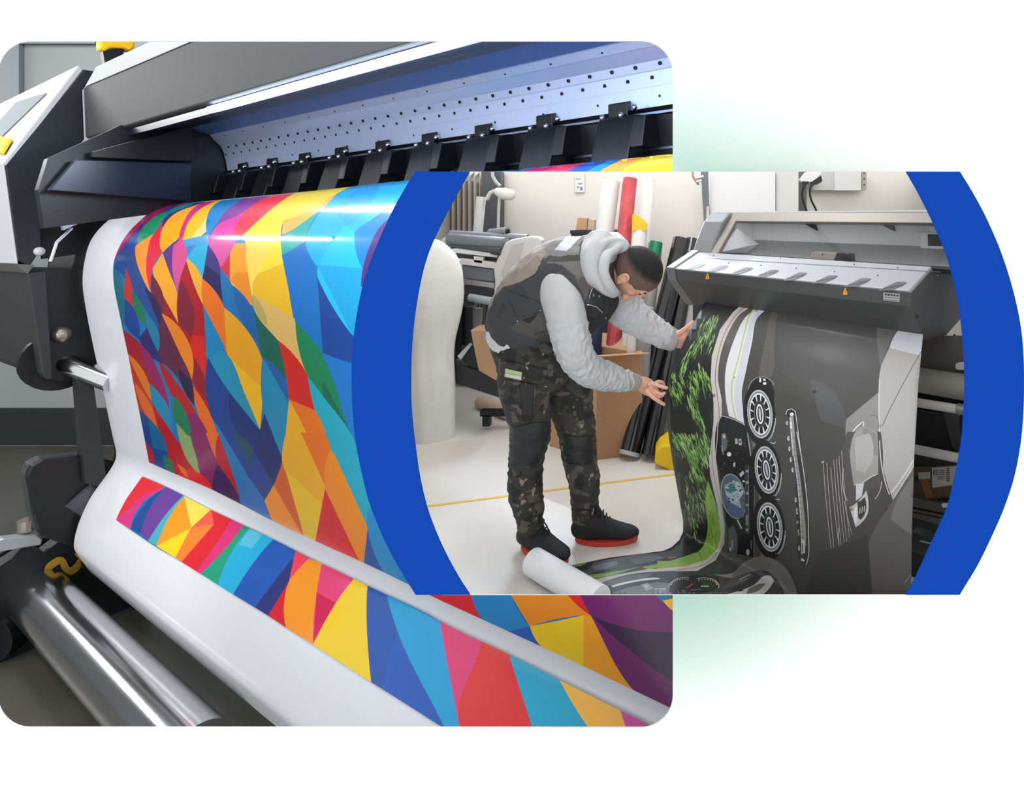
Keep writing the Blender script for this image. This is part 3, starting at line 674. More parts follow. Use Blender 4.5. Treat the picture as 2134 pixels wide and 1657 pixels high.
STR4 = [
 ([(935, -20), (1090, 45), (900, 165), (760, 262), (830, 130)], (228, 45, 60)),
 ([(1090, 45), (900, 200), (860, 322), (760, 262), (830, 210), (920, 120)], (215, 50, 128)),
 ([(1095, 48), (1000, 160), (940, 360), (862, 322), (920, 200)], (22, 72, 145)),
 ([(1095, 48), (1205, 100), (1100, 230), (970, 395), (925, 352), (990, 180)], (105, 60, 150)),
 ([(1205, 100), (1215, 115), (1130, 250), (1025, 432), (975, 398), (1080, 240)], (70, 170, 185)),
 ([(1208, 110), (1255, 315), (1028, 432), (1120, 230)], (250, 152, 22)),
 ([(1208, 100), (1388, 190), (1255, 318)], (247, 216, 82)),
 ([(1250, 318), (1152, 508), (1028, 432)], (242, 208, 22)),
 ([(1388, 190), (1525, 262), (1400, 300), (1250, 318)], (238, 92, 72)),
 ([(1250, 318), (1405, 288), (1200, 535), (1152, 508)], (247, 128, 42)),
]
STR6 = [
 ([(380, 430), (490, 480), (430, 580), (295, 768), (213, 715), (390, 510)], (220, 28, 42)),
 ([(488, 478), (555, 510), (480, 610), (320, 778), (292, 768), (420, 590)], (220, 45, 115)),
 ([(553, 510), (592, 530), (540, 600), (417, 838), (318, 778), (480, 610)], (24, 158, 120)),
 ([(590, 528), (720, 588), (600, 730), (500, 892), (413, 838), (500, 640)], (24, 176, 218)),
 ([(585, 528), (660, 560), (600, 640), (530, 620)], (90, 192, 222)),
 ([(718, 588), (842, 650), (800, 830), (620, 962), (498, 892), (600, 730)], (28, 88, 180)),
 ([(825, 690), (800, 830), (690, 1008), (618, 962), (740, 800)], (38, 48, 120)),
 ([(840, 650), (918, 690), (870, 740), (800, 832), (820, 740)], (240, 62, 88)),
 ([(800, 828), (792, 1075), (688, 1008)], (214, 22, 36)),
 ([(915, 690), (987, 720), (955, 880), (937, 1168), (788, 1075), (800, 828), (860, 750)], (248, 150, 28)),
 ([(985, 720), (1163, 805), (1060, 940), (937, 1150), (935, 1100), (955, 880)], (228, 62, 118)),
 ([(955, 880), (1060, 940), (937, 1160)], (208, 20, 80)),
 ([(1160, 803), (1237, 842), (1228, 1000), (1257, 1372), (935, 1168), (1060, 940)], (243, 206, 30)),
 ([(1235, 840), (1352, 900), (1385, 1060), (1430, 1210), (1310, 1408), (1255, 1372), (1228, 1000)], (25, 82, 168)),
]
STR7 = [
 ([(-190, 75), (0, 163), (232, 280), (270, 500), (330, 850), (420, 1200), (300, 1200), (0, 620), (-130, 300)], (22, 158, 212)),
 ([(-110, 400), (0, 620), (300, 1200), (380, 1400), (100, 1400), (-200, 900)], (22, 88, 180)),
 ([(230, 278), (780, 544), (520, 640), (440, 780), (400, 1200), (330, 850), (265, 500)], (222, 62, 118)),
 ([(560, 440), (782, 545), (842, 750), (960, 1127), (1060, 1500), (500, 1500), (375, 1010), (440, 760), (510, 610)], (222, 48, 48)),
 ([(780, 543), (1182, 745), (1280, 930), (1420, 1140), (1700, 1500), (1060, 1500), (960, 1127), (840, 750)], (36, 166, 202)),
 ([(1180, 743), (1662, 985), (1715, 1140), (1850, 1500), (1700, 1500), (1415, 1140), (1280, 930)], (246, 186, 76)),
 ([(1660, 984), (2200, 1240), (2300, 1700), (1850, 1500), (1712, 1140)], (200, 82, 152)),
]
TOPR = [  # banner where it comes out under the rail at the top right (pixels)
 ([(860, 385), (1100, 360), (1180, 340), (1260, 330), (1230, 500), (880, 500)], (20, 90, 170)),
 ([(1080, 365), (1150, 345), (1250, 330), (1290, 324), (1180, 370), (1150, 420), (1060, 420)], (190, 35, 110)),
 ([(1120, 368), (1200, 340), (1240, 337), (1170, 372)], (236, 60, 95)),
 ([(1160, 375), (1260, 330), (1310, 322), (1330, 322), (1250, 355), (1220, 420)], (18, 85, 190)),
 ([(1200, 375), (1270, 340), (1330, 322), (1280, 342), (1225, 380)], (18, 150, 215)),
 ([(1225, 380), (1290, 340), (1340, 322), (1500, 300), (1500, 500), (1200, 500)], (248, 165, 50)),
 ([(1290, 365), (1340, 335), (1420, 315), (1500, 300), (1500, 500), (1260, 500)], (245, 212, 50)),
]
artout = Z5([(328, 153), (260, 178), (215, 203), (160, 250), (110, 300), (70, 358), (45, 410), (28, 460), (24, 520), (30, 600), (58, 740), (80, 850), (105, 965), (140, 1150), (165, 1270), (200, 1450), (220, 1558)])+Z6([(180, 227), (370, 307), (530, 387), (720, 486), (890, 566), (1215, 712), (1445, 822)])+Z7([(180, 82), (575, 262), (1035, 472), (1370, 627), (1800, 832), (2060, 956), (2500, 1170)])+[(1520, 300), (1402, 318), (1330, 324), (1250, 330), (1100, 346), (850, 378), (700, 396), (500, 417), (420, 424)]
strip = Z4([(765, 262), (830, 130), (885, 50), (935, -20)])+Z6([(125, 300), (380, 430), (550, 508), (720, 588), (918, 688), (1160, 803), (1235, 840), (1578, 1003)])+Z7([(230, 279), (780, 544), (1180, 744), (1660, 984), (2400, 1340), (2400, 1800), (1400, 1800), (255, 1127), (0, 965)])+Z6([(1257, 1372), (937, 1167), (790, 1074), (690, 1008), (500, 892), (318, 778), (180, 692), (75, 632), (12, 590)])
HID = [([(880, 420), (1000, 400), (960, 620), (1040, 800), (930, 900), (860, 700)], (235, 60, 80)), ([(1000, 400), (1120, 390), (1100, 560), (1180, 760), (1040, 800), (960, 620)], (245, 180, 40)),
 ([(1120, 390), (1260, 380), (1220, 560), (1330, 820), (1180, 760), (1100, 560)], (22, 150, 215)), ([(1260, 380), (1500, 360), (1500, 700), (1330, 820), (1220, 560)], (90, 30, 110)),
 ([(900, 900), (1040, 800), (1120, 1000), (1000, 1180), (900, 1080)], (20, 145, 170)), ([(1040, 800), (1180, 760), (1260, 980), (1120, 1000)], (18, 80, 170)), ([(1180, 760), (1330, 820), (1400, 1060), (1260, 980)], (18, 130, 85)), ([(1330, 820), (1500, 700), (1500, 1100), (1400, 1060)], (240, 150, 30))]
polys = [(Z5(A5[0][0]), A5[0][1])]+HID+[(Z5(p), c) for p, c in A5[1:]]+[(Z6(p), c) for p, c in A6]+[(Z7(p), c) for p, c in A7]+TOPR
spolys = [(Z4(p), c) for p, c in STR4]+[(Z6(p), c) for p, c in STR6]+[(Z7(p), c) for p, c in STR7]
def smart(poly, lim=42):
    """round the gentle bends of a polygon, keep its corners"""
    n = len(poly); out = []
    def tan(i):
        a, b, c = poly[i-1], poly[i], poly[(i+1) % n]; v = (b[0]-a[0], b[1]-a[1]); w = (c[0]-b[0], c[1]-b[1])
        lv, lw = math.hypot(*v) or 1, math.hypot(*w) or 1; cs = (v[0]*w[0]+v[1]*w[1])/lv/lw
        if cs < math.cos(math.radians(lim)): return None
        t = (v[0]/lv+w[0]/lw, v[1]/lv+w[1]/lw); l = math.hypot(*t) or 1; return (t[0]/l, t[1]/l)
    T = [tan(i) for i in range(n)]
    for i in range(n):
        a, b = poly[i], poly[(i+1) % n]; ta, tb = T[i], T[(i+1) % n]; L = math.hypot(b[0]-a[0], b[1]-a[1]); out.append(a)
        if (ta is None and tb is None) or L < 4: continue
        d = ((b[0]-a[0])/(L or 1), (b[1]-a[1])/(L or 1))
        if ta is None: q = 2*(tb[0]*d[0]+tb[1]*d[1]); ta = (q*d[0]-tb[0], q*d[1]-tb[1])
        if tb is None: q = 2*(ta[0]*d[0]+ta[1]*d[1]); tb = (q*d[0]-ta[0], q*d[1]-ta[1])
        m = max(2, int(L/7))
        for k in range(1, m):
            t = k/m; h00, h10, h01, h11 = 2*t**3-3*t*t+1, t**3-2*t*t+t, -2*t**3+3*t*t, t**3-t*t
            out.append(tuple(h00*a[j]+h10*ta[j]*L+h01*b[j]+h11*tb[j]*L for j in (0, 1)))
    return out
def drop(S, v, lift, floor=None):
    out = []; nr = []
    for x, y in v:
        h = None; yy = y
        for k in range(60):
            h = S.hit(x, yy)
            if h: break
            yy += 1
        if h is None: h = (P(x, y, YL), Vector((0, -1, 0)), 1)
        out.append(h[0]+h[1]*lift); nr.append(h[1])
    return out, nr
def pigment_mesh(name, parts, m, parent=None, solid=0., smooth=True):
    """parts: list of (verts3, faces, colours per face(n,3), normals or None)"""
    V = []; Fc = []; C = []; N = []
    for v, f, c, n in parts:
        k = len(V); V += v; Fc += [tuple(int(i)+k for i in q) for q in f]; C += [tuple(x) for x in c]; N += n if n else [None]*len(v)
    base = wloc(parent) if parent else Vector((sum(v.x for v in V)/len(V), sum(v.y for v in V)/len(V), min(v.z for v in V)))
    me = bpy.data.meshes.new(name); me.from_pydata([v-base for v in V], [], Fc)
    a = me.attributes.new('pigment', 'FLOAT_COLOR', 'CORNER'); buf = []
    for p in me.polygons: buf += list(C[p.index]+(1.,))*p.loop_total
    a.data.foreach_set('color', buf); me.materials.append(m)
    if smooth:
        for p in me.polygons: p.use_smooth = True
    o = bpy.data.objects.new(name, me); COL.objects.link(o)
    if parent: o.parent = parent
    else: o.location = base
    if all(n is not None for n in N): me.normals_split_custom_set_from_vertices([tuple(n) for n in N])
    if solid: q = o.modifiers.new('solid', 'SOLIDIFY'); q.thickness = solid; q.offset = -1
    return o
def smooth_normals(S):
    pr_ = S.pr; t = np.gradient(pr_, axis=0); return [(S.e1*float(b)-S.e2*float(a)).normalized() for a, b in t]
sn = smooth_normals(SA)
def nrm_at(S, sn, h):
    q = np.array(S.to2(h)); i = int(np.argmin(((S.pr-q)**2).sum(axis=1))); n = sn[i]
    return n if n.dot(h-O) < 0 else -n
vs, fs = SA.mesh(0, tauA(1480), 60)
nn = []
for i in range(61): nn += [(-n if n.dot(p-O) > 0 else n) for n, p in zip(sn, vs[i*len(sn):(i+1)*len(sn)])]
wcol = lin((226, 229, 234))
parts = [(vs, fs, [wcol]*len(fs), None)]
for outl, pl in ((artout, polys), (strip, spolys)):
    v, t, c = triangulate(smart(outl), [(smart(p), q) for p, q in pl], 7, 14, (430, 480, 6)); c[c[:, 0] < 0] = lin((18, 110, 170))
    v3, n3 = drop(SA, v, .03); n3 = [nrm_at(SA, sn, p) for p in v3]
    parts.append((v3, t, c, None))
print('banner tris', len(parts[1][1]), len(parts[2][1]), 'min Y', min(p.y for p in vs))
vin = mat('glossy_printed_vinyl', attr=True, rough=.4, coat=.55, k=.85, spec=.2)
ban = pigment_mesh('printed_banner', parts, vin)
tag(ban, 'glossy banner with a bright mosaic of curved colour shapes on the black printer', 'banner')
# ================================================================ the grey printer and its hanging print (worker scene)
VB = (260., 450.)
uB = -Vector(((VB[0]-CX)/FPX, 1, 0)).normalized(); aB = -uB
GB = P(1425, 1110, CH*FPX/660); YG = GB.y
def LB(px, py, t=0.): return onplane(px, py, GB+uB*t, aB)
TL = -.15
nB = Vector((aB.y, -aB.x, 0)) if Vector((aB.y, -aB.x, 0)).y < 0 else Vector((-aB.y, aB.x, 0))
def slide(p, pxL, pxR): # how far a profile point travels along the printer to show at column pxR
    return (p.y-p.y*(pxL-VB[0])/(pxR-VB[0]))/(-uB.y)
g_top = mat('printer_light_grey', (174, 176, 179), .42, metal=.15, k=.74)
g_front = mat('printer_dark_grey', (74, 74, 74), .42, k=.8)
g_side = mat('printer_side_grey', (112, 113, 115), .4, k=.8)
g_in = mat('printer_inner_grey', (196, 198, 200), .45, k=1.0)
g_dark = mat('printer_inner_dark', (52, 52, 54), .4, k=.8)
pl = mat('printer_hood_bronze', (140, 134, 126), .4, k=.8, metal=.2)
def LBs(pts, t=TL): return [LB(x, y, t) for x, y in pts]
def extB(pts, pxR, name, m, parent, t=TL, start=None, **k):
    """profile pts at the left end plane; pxR: column(s) where each point ends"""
    a = LBs(pts, t); R = pxR if isinstance(pxR, list) else [None]*len(pts)
    if not isinstance(pxR, list):
        k0 = slide(a[0], pts[0][0], pxR); b = [p+uB*k0 for p in a]
    else: b = [p+uB*slide(p, q[0], r) for p, q, r in zip(a, pts, R)]
    if start: a = [p+uB*start for p in a]
    mb = MB(); mb.prism(a, b); return mb.build(name, m, parent, **k)
lp = thing('roll_printer', Vector((GB.x, GB.y, 0)), 'grey wide-format printer with clear hood window and orange warning stickers', 'printer')
lp.location = GB+uB*.4-nB*.3; lp.location.z = 0
# front lip: top plate, front band, slanted underside
extB([(1390, 558), (1441, 524), (1446, 530), (1396, 566)], 1895, 'top_plate', g_top, lp, bevel=.004)
extB([(1391, 560), (1393.5, 581), (1430, 632), (1478, 627), (1520, 600), (1520, 540), (1441, 527)], 1896, 'front_hull', g_front, lp, bevel=.006)
# rim of the lip's left cap
extB([(1387, 557), (1441, 521), (1476, 524), (1478, 629), (1429, 635), (1391, 582)], 1403, 'end_cap', g_side, lp, bevel=.006)
# hood: top bar, back, cheeks, floor of the cavity
HX = [(1478, 461), (1487, 443.5), (1512, 442), (1524, 452), (1524, 466)]
extB(HX, [1958, 1958, 1990, 2004, 2004], 'hood_bar', pl, lp, start=.12, bevel=.004)
extB([(1487, 443.5), (1512, 441), (1514, 446), (1489, 447)], [1956, 1988, 1990, 1958], 'hood_ridge', g_top, lp, start=.1)
ck = [(1441, 528), (1450, 500), (1465, 462), (1478, 447), (1488, 443), (1524, 443), (1524, 560), (1460, 560)]
extB(ck, 1503, 'hood_cheek', g_side, lp, bevel=.006) if False else None
a = LBs(ck); mb = MB(); mb.prism(a, uB*.135); mb.build('hood_cheek', g_side, lp, bevel=.012)
a = LBs([(1439, 526), (1477, 460), (1488, 444), (1494, 447), (1482, 464), (1448, 526)]); mb = MB(); mb.prism([p+uB*.135 for p in a], uB*.045); mb.build('hood_frame', pl, lp, bevel=.004)
extB([(1522, 445), (1526, 445), (1526, 512), (1522, 512)], [2002, 2004, 2040, 2040], 'inner_back', g_in, lp, start=.13)
extB([(1522, 498), (1526, 512), (1500, 530), (1490, 526)], [2034, 2040, 2030, 2026], 'inner_slope', mat('printer_slope_grey', (140, 141, 143), .35, k=1.0), lp, start=.13)
extB([(1441, 527), (1492, 526), (1500, 531), (1448, 534)], [1984, 2026, 2030, 1990], 'inner_tray', g_dark, lp, start=.13)
a = LBs([(1446, 524), (1480, 462), (1520, 466), (1520, 500), (1488, 522)]); mb = MB(); mb.prism([p+uB*.136 for p in a], uB*.02); mb.build('inner_cheek', g_in, lp)
a = LBs([(1450, 523), (1481, 474), (1500, 505), (1490, 524)]); mb = MB(); v = [p+uB*.16 for p in a]; v2 = [v[0]+uB*.0, v[1]+uB*.02, v[2]+uB*.1, v[3]+uB*.05]; mb.prism(v, v2); mb.build('inner_deflector', mat('deflector_grey', (185, 188, 192), .3, k=1.0, metal=.3), lp)
def onB(x, y, pt): return onplane(x, y, pt, nB)   # on a front-facing plane
bk = LB(1522, 480, TL)
for i, (x, y) in enumerate([(1576, 472), (1554, 477), (1637, 474), (1672, 475), (1676, 476), (1711, 476), (1780, 480), (1824, 480), (1832, 479), (1874, 480), (1688, 507), (1838, 486), (1838, 505), (1856, 516), (1916, 496)]):
    mb = MB(); mb.ball(onB(x, y, bk+nB*.004), .0035, nu=8, nv=6); mb.build('inner_screw', mat('screw_white', (225, 225, 225), .3, metal=.5), lp, smooth=True)
for x in (1676, 1832):
    mb = MB(); q = onB(x, 467, bk+nB*.02); mb.prism([q, q+uB*.012+Vector((0, 0, -.004)), q+uB*.07+Vector((0, 0, -.03)), q+uB*.06+Vector((0, 0, -.0)), q+Vector((0, 0, .012))], -nB*.01); mb.build('hood_rib', g_dark, lp)
q = [onB(x, y, bk+nB*.012) for x, y in ((1918, 484), (1975, 486), (1990, 521), (1918, 520))]; mb = MB(); mb.prism(q, -nB*.012); f = mb.build('inner_window', mat('window_frame_white', (205, 206, 208), .4), lp)
q = [onB(x, y, bk+nB*.014) for x, y in ((1933, 488), (1975, 489), (1990, 513), (1934, 513))]; mb = MB(); mb.prism(q, -nB*.003); mb.build('pane', g_dark, f)
fl = LB(1470, 526, TL)
q = [onB(x, y, fl) for x, y in ((1692, 525), (1744, 527), (1737, 543), (1686, 540))]; mb = MB(); mb.prism(q, -nB*.05); mb.build('carriage', mat('carriage_taupe', (158, 150, 142), .5, k=.8), lp, bevel=.002)
q = [onB(x, y, fl-nB*.004) for x, y in ((1744, 527), (1768, 529), (1769, 547), (1737, 546))]; mb = MB(); mb.prism(q, -nB*.05); mb.build('carriage_side', g_dark, lp, bevel=.002)
q = [onB(x, y, fl+nB*.001) for x, y in stroke([(1716, 528), (1713, 533)], 1.4)]; mb = MB(); mb.prism(q, nB*.001); mb.build('carriage_mark', g_dark, lp)
extB([(1446, 531), (1449, 528), (1452, 531), (1450, 534)], [1990, 1994, 1996, 1992], 'guide_rail', mat('rail_steel', (170, 172, 175), .25, metal=.9), lp, start=.13)
# clear hood window
a = LBs([(1444, 525), (1480, 461)]); a = [p+uB*.17 for p in a]; b = [a[0]+uB*(slide(LBs([(1444, 525)])[0], 1444, 1990)-.17), a[1]+uB*(slide(LBs([(1480, 461)])[0], 1480, 1962)-.17)]
glass = bpy.data.materials.new('clear_window'); glass.use_nodes = True; nt = glass.node_tree; nt.nodes.remove(nt.nodes['Principled BSDF'])
tr = nt.nodes.new('ShaderNodeBsdfTransparent'); gl = nt.nodes.new('ShaderNodeBsdfGlossy'); gl.inputs['Roughness'].default_value = .03; mixs = nt.nodes.new('ShaderNodeMixShader'); fr = nt.nodes.new('ShaderNodeFresnel'); fr.inputs[0].default_value = 1.08
tr.inputs[0].default_value = (.95, .95, .95, 1)
nt.links.new(fr.outputs[0], mixs.inputs[0]); nt.links.new(tr.outputs[0], mixs.inputs[1]); nt.links.new(gl.outputs[0], mixs.inputs[2]); nt.links.new(mixs.outputs[0], nt.nodes['Material Output'].inputs[0])
mb = MB(); mb.add([a[0], a[1], b[1], b[0]], [(0, 1, 2, 3)]); mb.build('hood_window', glass, lp, recalc=False)
# vents in the top plate
tp0, tp1 = LBs([(1390, 558), (1441, 524)]); tn = (tp1-tp0).cross(uB).normalized(); tn = tn if tn.z > 0 else -tn
def onT(pts, d=.0008): return [onplane(x, y, tp0+tn*d, tn) for x, y in pts]
vd = mat('vent_dark', (95, 96, 99), .5, k=.8)
for (xl, yb_, xr, yt) in ((1429, 561, 1471, 548.5), (1474, 566, 1518, 553), (1522, 571, 1569, 557.5), (1574, 577, 1623, 562.5), (1631, 584, 1682, 568), (1692, 590, 1746, 574), (1758, 597.5, 1815, 580), (1830, 605, 1889, 587.5)):
    w = (xr-xl); sh = [(xl, yb_), (xl+w*.18, yb_-3.5), (xl+w*.62, yt+.8), (xl+w*.76, yt), (xr-1, yt+.5), (xr, yt+2.2), (xr-w*.12, yt+6), (xr-w*.42, yb_-2.5), (xr-w*.62, yb_), (xl+w*.1, yb_+1)]
    mb = MB(); mb.prism(onT(sh), tn*.0008); v = mb.build('vent', vd, lp)
    mb = MB()
    for i in range(9):
        x = xl+w*(.12+.085*i); q = [(x, yb_-1.2-i*.9), (x+1.0, yb_-1.2-i*.9), (x+w*.1+1, yb_-6.2-i*.9), (x+w*.1, yb_-6.2-i*.9)]
        mb.prism(onT(q, .0018), tn*.0004)
    mb.build('grille', g_dark, v)
for i, (x, y) in enumerate([(1487, 533), (1519, 548), (1586, 553), (1659, 559), (1739, 566), (1829, 574), (1930, 584), (1943, 579), (1955, 575), (1626, 538), (1780, 551), (1871, 558)]):
    mb = MB(); mb.ball(onT([(x, y)])[0], .0028, nu=8, nv=6); mb.build('plate_screw', g_dark, lp)
mb = MB(); mb.prism(onT(stroke([(1470, 538), (1960, 567)], .9), .0006), tn*.0004); mb.build('plate_seam', vd, lp)
# stickers on the front band
f0, f1 = LBs([(1391, 560), (1393.5, 581)]); fn = (f1-f0).cross(uB).normalized(); fn = fn if fn.dot(O-f0) > 0 else -fn
def onF(pts, d=.001): return [onplane(x, y, f0+fn*d, fn) for x, y in pts]
stk = mat('warning_sticker_orange', (248, 178, 28), .5, k=.8)
for x, y, s in ((1474.5, 576, 1.), (1761.5, 607.5, 1.2)):
    tri = [(x-1, y-6*s), (x+1, y-6*s), (x+3.6*s, y+3*s), (x+3.8*s, y+5.5*s), (x-3.8*s, y+5.5*s), (x-3.6*s, y+3*s)]
    mb = MB(); mb.prism(onF(tri), fn*.0006); w = mb.build('warning_sticker', stk, lp)
    mb = MB(); mb.prism(onF([(x-.5, y-3*s), (x+.5, y-3*s), (x+.4, y+1.6*s), (x-.4, y+1.6*s)], .002), fn*.0002); mb.prism(onF([(x-.5, y+2.6*s), (x+.5, y+2.6*s), (x+.5, y+3.7*s), (x-.5, y+3.7*s)], .002), fn*.0002); mb.build('mark', g_dark, w)
mb = MB(); mb.prism(onF([(1841, 609), (1875, 612.5), (1875, 629.5), (1841, 625.5)]), fn*.0006); ls = mb.build('rating_label', mat('label_grey', (175, 175, 175), .5, k=.8), lp)
mb = MB()
for i in range(5): mb.prism(onF([(1844+i*6, 612+i*.6), (1848.5+i*6, 612.4+i*.6), (1848.5+i*6, 615.8+i*.6), (1844+i*6, 615.4+i*.6)], .002), fn*.0002)
for y in (618.5, 623.5):
    for i in range(9): mb.prism(onF([(1844+i*3.3, y+i*.33), (1846.2+i*3.3, y+.2+i*.33), (1846.2+i*3.3, y+1.5+i*.33), (1844+i*3.3, y+1.3+i*.33)], .002), fn*.0002)
mb.build('print', g_dark, ls)
for x, y in ((1912, 660), (1990, 700)):
    q = onplane(x, y, LB(1391, 560, TL)+uB*(slide(LB(1391, 560, TL), 1391, 1896)+.002), uB); mb = MB(); mb.tube([q-uB*.004, q+uB*.001], .006, 14); mb.build('side_screw', blackp, lp)
# legs, cross beams and the rolls under the hood, right of the print
def bar(name, x0, y0, x1, y1, r, m, d=.12, sq=False, parent=lp):
    """round bar parallel to the printer through two pixels, d metres behind the print plane"""
    base = LB(1425, 700)-nB*d; p = onplane(x0, y0, base, nB); q = onplane(x1, y1, base, nB); mb = MB()
    if sq: mb.prism([p+Vector((0, 0, r)), p-Vector((0, 0, r)), p-Vector((0, 0, r))-nB*r*2, p+Vector((0, 0, r))-nB*r*2], q-p)
    else: mb.tube([p, q], r, 20)
    return mb.build(name, m, parent, smooth=not sq, clip=True)
# ---- the hanging print: a sheet that leaves the slot, hangs and runs out over the floor
PBL = [(1486, 606), (1478, 618), (1464, 638), (1448, 670), (1425, 715), (1403, 765), (1390, 815), (1388, 850), (1394, 910), (1405, 980), (1416, 1040), (1424, 1085), (1424.5, 1106), (1420, 1120), (1412, 1131), (1402, 1138)]
pb = [LB(x, y) for x, y in cat(PBL, 8)]
last = pb[-1]; zfl = .006
fix = []
for p in pb: fix.append(Vector((p.x, p.y, max(p.z, zfl))))
e = Vector((last.x, last.y, zfl)); fix += [e+nB*.08*i for i in range(1, 20)]
SB = Extruded(uB, GB, resample(fix, 220)); snB = smooth_normals(SB)
def C7(p): return zc(p, 1370, 620, 3.283)
def C8(p): return zc(p, 1370, 900, 3.283)
def C5(p): return zc(p, 1000, 850, 4.142)
dk, dk2, blk = (74, 73, 72), (62, 61, 60), (38, 38, 38)
lt, mdg, be = (222, 222, 222), (150, 147, 143), (206, 201, 196)
G = []
def g7(p, c): G.append((C7(p), c))
def g8(p, c): G.append((C8(p), c))
def g5(p, c): G.append((C5(p), c))
G.append(([(1300, 560), (2100, 560), (2100, 1400), (1100, 1400), (1100, 1100)], dk))
# night foliage strip
fol = C7([(60, -60), (620, -40), (610, 20), (520, 95), (430, 210), (372, 400), (364, 560), (384, 700), (382, 850), (355, 1083)])+C8([(350, 150), (362, 330), (408, 520), (432, 700), (408, 800), (330, 878), (200, 918), (0, 935)])+C5([(1600, 1330), (1180, 1390), (920, 1450), (600, 1500), (600, 1250), (1500, 1200)])+[(1340, 1050), (1360, 820)]
G.append((fol, (44, 46, 44)))
rg = random.Random(3)
def leafstroke(x, y, L, w, ang, c):
    dx, dy = math.cos(ang)*L, math.sin(ang)*L; j = rg.uniform(-.25, .25)*L*.3
    G.append((stroke([(x, y), (x+dx*.3-j*.5, y+dy*.3), (x+dx*.6+j, y+dy*.6), (x+dx, y+dy)], [w*.3, w*.8, w*.5, w*.2]), c, 1))
greens = [(96, 138, 66), (120, 165, 82), (150, 192, 110), (80, 118, 60), (172, 205, 135), (62, 92, 50)]
def clump(pts, n, ang0, L0, w0, cols=greens):
    xs = [p[0] for p in pts]; ys = [p[1] for p in pts]; k = 0
    while k < n:
        x, y = rg.uniform(min(xs), max(xs)), rg.uniform(min(ys), max(ys))
        if inpoly(np.array([x]), np.array([y]), pts)[0]:
            leafstroke(x, y, L0*rg.uniform(.5, 1.7), w0*rg.uniform(.5, 1.5), ang0+rg.uniform(-.22, .22), rg.choice(cols)); k += 1
clump([(1375, 1150), (1440, 1150), (1440, 1100), (1375, 1120)], 0, 1, 1, 1)
clump(C7([(150, 480), (240, 300), (330, 120), (430, 110), (400, 260), (366, 420), (340, 300), (230, 420), (180, 520)]), 142, 1.95, 16, 2.4)
clump(C7([(70, 560), (130, 470), (170, 540), (160, 690), (110, 720), (80, 640)]), 63, 1.25, 15, 2.6)
clump(C7([(190, 520), (300, 430), (360, 560), (340, 640), (290, 600), (250, 680), (210, 640)]), 67, 1.35, 18, 3.0)
clump(C7([(200, 660), (240, 600), (290, 720), (330, 920), (300, 900), (240, 800), (200, 760)]), 45, 1.3, 20, 3.0)
clump(C7([(90, 900), (180, 930), (250, 980), (340, 1000), (350, 1083), (130, 1083)]), 90, 1.2, 16, 3.2)
clump(C8([(110, 0), (350, 0), (345, 130), (300, 240), (330, 330), (250, 300), (180, 120)]), 172, 1.2, 17, 3.4)
clump(C8([(190, 240), (330, 330), (400, 520), (360, 600), (300, 560), (260, 700), (210, 640), (180, 420)]), 112, 1.35, 16, 2.6)
G.append((C8([(345, 330), (372, 400), (412, 540), (436, 700), (410, 800), (330, 880), (200, 918), (0, 935), (0, 885), (230, 850), (310, 790), (345, 660), (330, 480)]), (146, 186, 84)))
clump(C8([(345, 360), (420, 560), (425, 720), (390, 800), (300, 870), (100, 905), (0, 905), (240, 850), (320, 780), (350, 640)]), 67, 1.5, 14, 2.0, [(165, 205, 105), (130, 170, 75), (110, 150, 66)])
g8(stroke([(0, 935), (200, 918), (330, 880), (410, 805), (436, 700)], 9), (205, 150, 90))
g8([(60, 850), (100, 845), (125, 862), (80, 872)], (150, 85, 50)); g8(stroke([(60, 850), (130, 860)], 8), (160, 95, 60))
g8([(0, 830), (100, 815), (180, 760), (230, 800), (200, 850), (60, 860), (0, 870)], (58, 60, 60))
# floor part of the foliage: smooth grey gloss with green edge
G.append((C5([(600, 1330), (780, 1350), (1180, 1300), (1500, 1262), (1560, 1290), (1400, 1350), (1000, 1420), (920, 1450), (600, 1500)]), (78, 84, 88)))
for p, c in (([(960, 1370), (1080, 1340), (1250, 1320), (1120, 1380), (1000, 1410)], (112, 118, 122)), ([(1300, 1310), (1500, 1280), (1600, 1290), (1450, 1340), (1330, 1350)], (98, 108, 106)), ([(820, 1360), (900, 1345), (980, 1340), (930, 1400), (860, 1410)], (46, 48, 50)), ([(1180, 1330), (1280, 1310), (1300, 1350), (1200, 1370)], (64, 70, 72))): g5(p, c)
g5([(795, 1352), (930, 1335), (880, 1365), (820, 1372)], (112, 150, 80)); g5([(915, 1450), (1010, 1440), (1400, 1370), (1300, 1400), (1010, 1470)], (135, 172, 96))
g5([(1400, 1375), (1600, 1335), (1864, 1250), (1864, 1330), (1640, 1350), (1450, 1395)], (140, 178, 88))
# pale window-pillar band
G.append((C7([(650, -40), (640, 20), (600, 30), (520, 100), (430, 220), (374, 400), (366, 560), (386, 720), (386, 850), (360, 1083)])+C8([(352, 150), (364, 300), (410, 500), (436, 700), (412, 800), (332, 880), (200, 920), (0, 940)])+C5([(1450, 1395), (1200, 1440), (960, 1490), (1040, 1530), (1300, 1440), (1864, 1420)])+C8([(280, 950), (400, 880), (460, 760), (466, 640), (432, 420), (402, 180), (398, 0)])+C7([(412, 950), (442, 800), (442, 700), (416, 560), (432, 400), (482, 250), (562, 120), (655, 60), (720, -40)]), be))
G.append((stroke(C7([(660, 40), (560, 100), (470, 230), (415, 400), (398, 560), (415, 700), (425, 800), (400, 1000)]), 1.6), (150, 120, 95)))
G.append((stroke(C8([(385, 0), (375, 160), (395, 330), (440, 520), (462, 680), (430, 800), (330, 905), (160, 945), (0, 960)]), 2.0), (165, 158, 150)))
